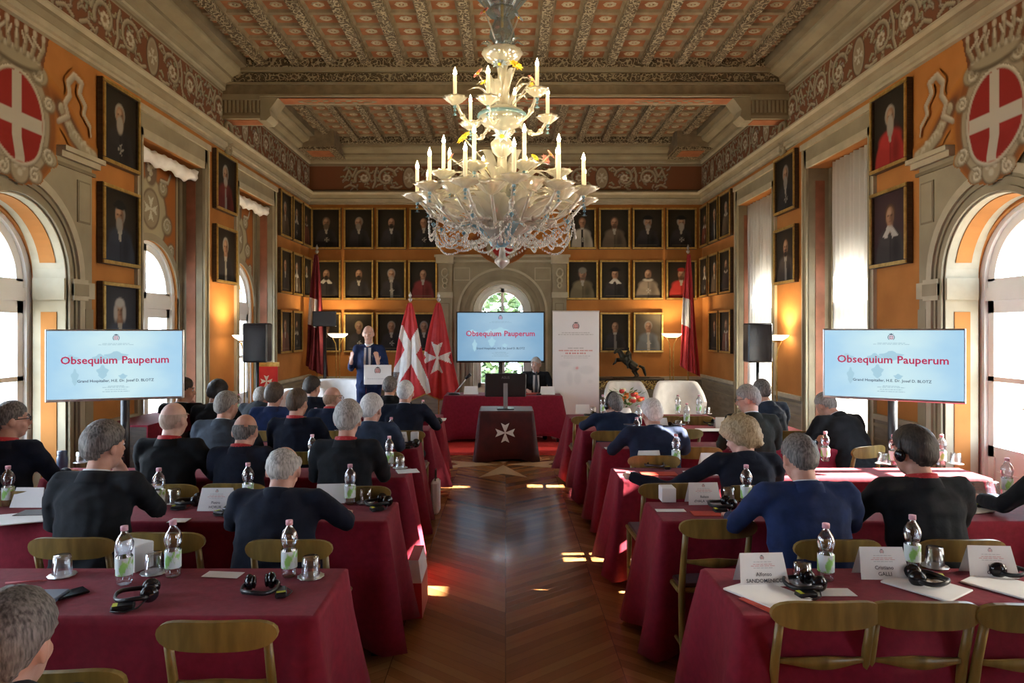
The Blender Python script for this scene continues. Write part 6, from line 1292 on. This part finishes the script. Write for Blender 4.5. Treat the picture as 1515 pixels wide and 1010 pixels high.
    cl.build('shirt', shirt, body)
    if tie:
        tm = MB(); P_ = [U(-.014, .118, .475), U(.014, .118, .475), U(.024, .148, .16), U(0, .152, .10), U(-.024, .148, .16)]; Q_ = [p+Vv(0, -.012, 0) for p in P_]
        tm.add(P_+Q_, [tuple(range(5)), tuple(range(9, 4, -1))]+[(i, i+5, (i+1) % 5+5, (i+1) % 5) for i in range(5)]); tm.build('tie', tie, body)
    tr = MB()
    for s in (-1, 1): h_, k_2, an = legs[s]; tr.tube([h_, k_2, an+Vv(0, 0, -.03)], [.088 if not standing else .095, .068, .052], 12)
    tr.ell(pel+Vv(0, .01, -.04), (.155*w, .12, .10), 14, 8); fused(tr, 'trousers', 'suit_'+coat, body, .016, 3)
    so = MB()
    for s in (-1, 1): an = legs[s][2]; so.tube([an+Vv(0, -.05, -.048), an+Vv(0, .03, -.045), an+Vv(0, .17, -.055)], [.036, .042, .034], 10, flat=.8)
    for s_ in (0, 1):
        sm_ = MB(); an = legs[-1 if s_ else 1][2]; sm_.tube([an+Vv(0, -.055, -.05), an+Vv(0, .03, -.046), an+Vv(0, .13, -.054), an+Vv(0, .185, -.062)], [.034, .041, .038, .022], 10, flat=.8); sm_.build('shoe', 'blackgloss', body)
    hm = hair_mesh(style, hair, seed); hm.v = [tuple(H(p[0], p[1]-.004, p[2]+.012)) for p in hm.v]; hm.build('hair', hairmat(hair, *HAIR[hair]), body)
    if hyaw or yaw > 1:
        for s in (-1, 1): e_ = MB(); e_.ell(H(s*.031, .082, .010), (.011, .008, .0075), 10, 6); e_.ell(H(s*.031, .0885, .010), (.0052, .003, .0052), 8, 5, 1); e_.build('eye', ['shirt', 'ink'], body)
        e_ = MB(); e_.ell(H(0, .0925, -.062), (.021, .006, .0035), 10, 5); e_.build('lips', M.setdefault('lips', plain('lips', (.32, .11, .09))) and 'lips', body)
        for s in (-1, 1): e_ = MB(); e_.tube([H(s*.014, .092, .030), H(s*.032, .092, .036), H(s*.050, .079, .031)], .004, 6); e_.build('eyebrow', hairmat(hair, *HAIR[hair]), body)
    if lan:
        lm = MB(); vs = []; c2 = U(0, -.008, .516); n_ = 26
        for r_, z_ in ((.072, -.012), (.068, .014), (.063, .014)):
            for k in range(n_): t = 2*PI*k/n_; vs.append(c2+CR_ @ Vv(r_*math.cos(t)*1.03, r_*1.12*math.sin(t), z_))
        lm.add(vs, [(j*n_+k, j*n_+(k+1) % n_, (j+1)*n_+(k+1) % n_, (j+1)*n_+k) for j in range(2) for k in range(n_)], 0, True); lm.build('lanyard', 'lanyard', body)
    if glasses:
        g = MB()
        for s in (-1, 1): g.tube([H(s*.078, .01, .008), H(s*.074, .085, .014), H(s*.055, .098, .014)], .0026, 5); g.tube([H(s*.034+.022*math.cos(t), .100, .010+.016*math.sin(t)) for t in np.linspace(0, 2*PI, 13)], .0022, 5)
        g.tube([H(-.012, .102, .014), H(.012, .102, .014)], .002, 5); g.build('glasses', 'black', body)
    if headset:
        g = MB(); g.tube([H(.096*math.cos(t), .0, .01+.125*math.sin(t)) for t in np.linspace(0, PI, 17)], .006, 6, flat=2); g.build('headband', 'black', body)
        for s in (-1, 1): g = MB(); g.ell(H(s*.096, .0, -.01), (.018, .030, .034), 10, 8, R=HR); g.build('earphone', 'blackgloss', body)
    if uniform:
        for s in (-1, 1): g = MB(); g.T = Matrix.Translation(sh[s]+Vv(0, 0, .066)) @ Matrix.Rotation(.0, 4, 'Z'); g.rbox(-.045, .045, -.02, .03, 0, .006, .002); g.build('epaulette', 'ink', body)
        g = MB(); a, e, wr = arms[1]; d = (wr-e).normalized(); g.tube([wr-d*.09, wr-d*.06], .052, 14); g.build('sleeve_braid', 'gold', body)
    body.location = (X_, Y_-ly, 0); body.rotation_euler = (0, 0, -yaw)
    # place so that the head lands where it stands in the room
    hw = Matrix.Rotation(-yaw, 3, 'Z') @ hc; body.location.x = X_-hw.x; body.location.y = Y_-hw.y
    return tag(body, label, 'person', 'seated listeners' if not standing and yaw < 2 else None)
P = person
# left of the aisle
P(18, 890, 1.52, 'person with grey-brown hair at the lower left corner, only the head in view', 'charcoal', 'pepper', 'full', seed=1, Rr='lap', L='lap')
P(154, 619, 3.42, 'person with grey hair in dark suit resting chin on hand, second left table', 'charcoal', 'pepper', 'full', hyaw=.45, Rr='chin', L='lap', seed=2, lean=.16, w=1.05)
P(420, 657, 3.38, 'person with thinning white hair in navy suit bent over the second left table', 'navy', 'silver', 'fringe', hpitch=.25, L='table', Rr='wide', seed=3, lean=.30, w=1.12)
P(17, 588, 4.35, 'person with dark grey hair and glasses in navy suit and red lanyard, left edge', 'navy', 'pepper', 'short', True, hyaw=.85, glasses=True, seed=4, lean=.1, Rr='table')
P(257, 589, 4.50, 'person with shaven head and red lanyard in black suit, third left table', 'black', 'shaved', 'bald', True, hyaw=.25, seed=5, lean=.12, skin='skin_l', w=1.02)
P(363, 609, 4.52, 'person with balding reddish scalp in navy suit, right of the shaven-headed one', 'navy', 'pepper', 'bald', True, seed=6, lean=.22, hpitch=.1, w=.95)
P(515, 589, 4.42, 'person with silver hair, red lanyard and dark suit at the aisle end, third left table', 'charcoal', 'silver', 'full', True, seed=7, lean=.14, hpitch=.05)
P(335, 575, 5.55, 'person with grey hair in mid-grey suit, fourth left table', 'grey', 'grey', 'short', hyaw=.5, seed=8, lean=.2, w=1.12)
P(440, 571, 5.62, 'person with short dark brown hair and red lanyard in dark navy suit, fourth left table', 'navy', 'brown', 'short', True, hyaw=.3, seed=9, lean=.1)
P(550, 582, 5.62, 'person with wavy white hair in steel blue suit at the aisle end, fourth left table', 'steel', 'white', 'full', hyaw=.35, seed=10, lean=.22, w=1.02)
P(406, 566, 6.72, 'person with dark brown hair in blue suit, fifth left table', 'blue', 'brown', 'full', seed=11, lean=.1)
P(492, 570, 6.75, 'person with bald reddish head, glasses and dark blue suit, fifth left table', 'darkblue', 'ginger', 'bald', True, hyaw=.6, glasses=True, seed=12, lean=.2)
P(600, 560, 6.78, 'person with white hair in dark navy suit at the aisle end, fifth left table', 'navy', 'white', 'short', hyaw=.15, seed=13, lean=.18, w=1.08, Rr='wide')
P(322, 560, 6.72, 'person with black hair in black suit, fifth left table', 'black', 'black', 'full', hyaw=.3, seed=14, lean=.2, hpitch=.15)
P(272, 558, 6.80, 'person with dark hair and raised hand, beside the left screen edge', 'black', 'dark', 'full', hyaw=1.2, Rr='chin', seed=15, lean=.1)
P(462, 557, 7.80, 'person with dark greying hair in navy suit facing the lectern, sixth left table', 'navy', 'dark', 'full', hyaw=.55, seed=16, lean=.1)
P(577, 555, 7.82, 'person with short dark hair in black suit before the lectern, sixth left table', 'black', 'pepper', 'short', hyaw=.1, seed=17, lean=.15)
P(386, 580, 7.9, 'person with short grey hair low between two dark heads, sixth left table', 'charcoal', 'grey', 'short', seed=18, lean=.3)
# right of the aisle
P(908, 582, 6.80, 'person with dark grey hair and headset in dark suit, fifth right table by the aisle', 'darkblue', 'pepper', 'short', hyaw=-.55, headset=True, seed=21, lean=.15, w=1.05, L='wide')
P(965, 587, 5.45, 'person with white hair in sunlit navy uniform, fourth right table', 'darkblue', 'white', 'short', hyaw=-.15, uniform=True, seed=22, lean=.25, w=1.15, L='wide')
P(1097, 612, 4.42, 'person with curly blond hair reaching an arm along the third right table', 'navy', 'blond', 'curly', hyaw=-.75, hpitch=.2, seed=23, lean=.3, L='reach', skin='skin_l')
P(1107, 564, 5.72, 'person with grey hair and glasses in dark green-grey suit, fourth right table', 'green', 'grey', 'short', hyaw=-1.0, hpitch=.15, glasses=True, seed=24, lean=.25, shirt='shirt')
P(1127, 557, 6.85, 'person with grey hair in steel suit leaning toward the right wall, fifth right table', 'steel', 'pepper', 'short', seed=25, lean=.25, yaw=-.3, w=1.1)
P(1222, 575, 6.25, 'person in black suit bending over by the right wall', 'black', 'grey', 'short', seed=26, lean=.55, yaw=-.35, w=1.25, hfwd=.02, hpitch=.3)
P(1183, 636, 3.30, 'person with greying hair in bright blue suit, second right table', 'blue', 'pepper', 'thin', seed=27, lean=.22, hpitch=.15, w=1.15, hyaw=-.12, L='wide')
P(1352, 627, 3.34, 'person with dark hair, headphones and red lanyard in grey suit, second right table', 'charcoal', 'dark', 'full', True, hyaw=-.35, headset=True, seed=28, lean=.18, w=1.1, L='wide')
P(1560, 640, 3.7, 'person at the right edge, only a hand on the second table in view', 'charcoal', 'grey', 'short', seed=29, lean=.25, L='wide')
# the speaker and the panellist
M['tieblue'] = plain('dark_patterned_tie', (.03, .05, .12), .6)
P(545, 475, 9.95, 'person standing at the lectern in blue suit and tie, both hands raised', 'blue', 'shaved', 'bald', yaw=PI, hyaw=-.1, hpitch=.16, L='gesture', Rr='gesture', standing=True, tie='tieblue', seed=41, lean=.0, skin='skin_l')
P(793, 526, 11.62, 'person with white hair in dark suit seated behind the head table', 'charcoal', 'white', 'short', yaw=PI, hyaw=.45, hpitch=.1, L='table', Rr='table', tie='ink', seed=42, lean=.1, skin='skin_l', w=1.1)
CH.place((pX(793, 11.8), 11.75, 0), PI, 'wooden chair of the panellist behind the head table', 'olive-brown wooden chairs')
bpy.data.scenes.remove(SCR)
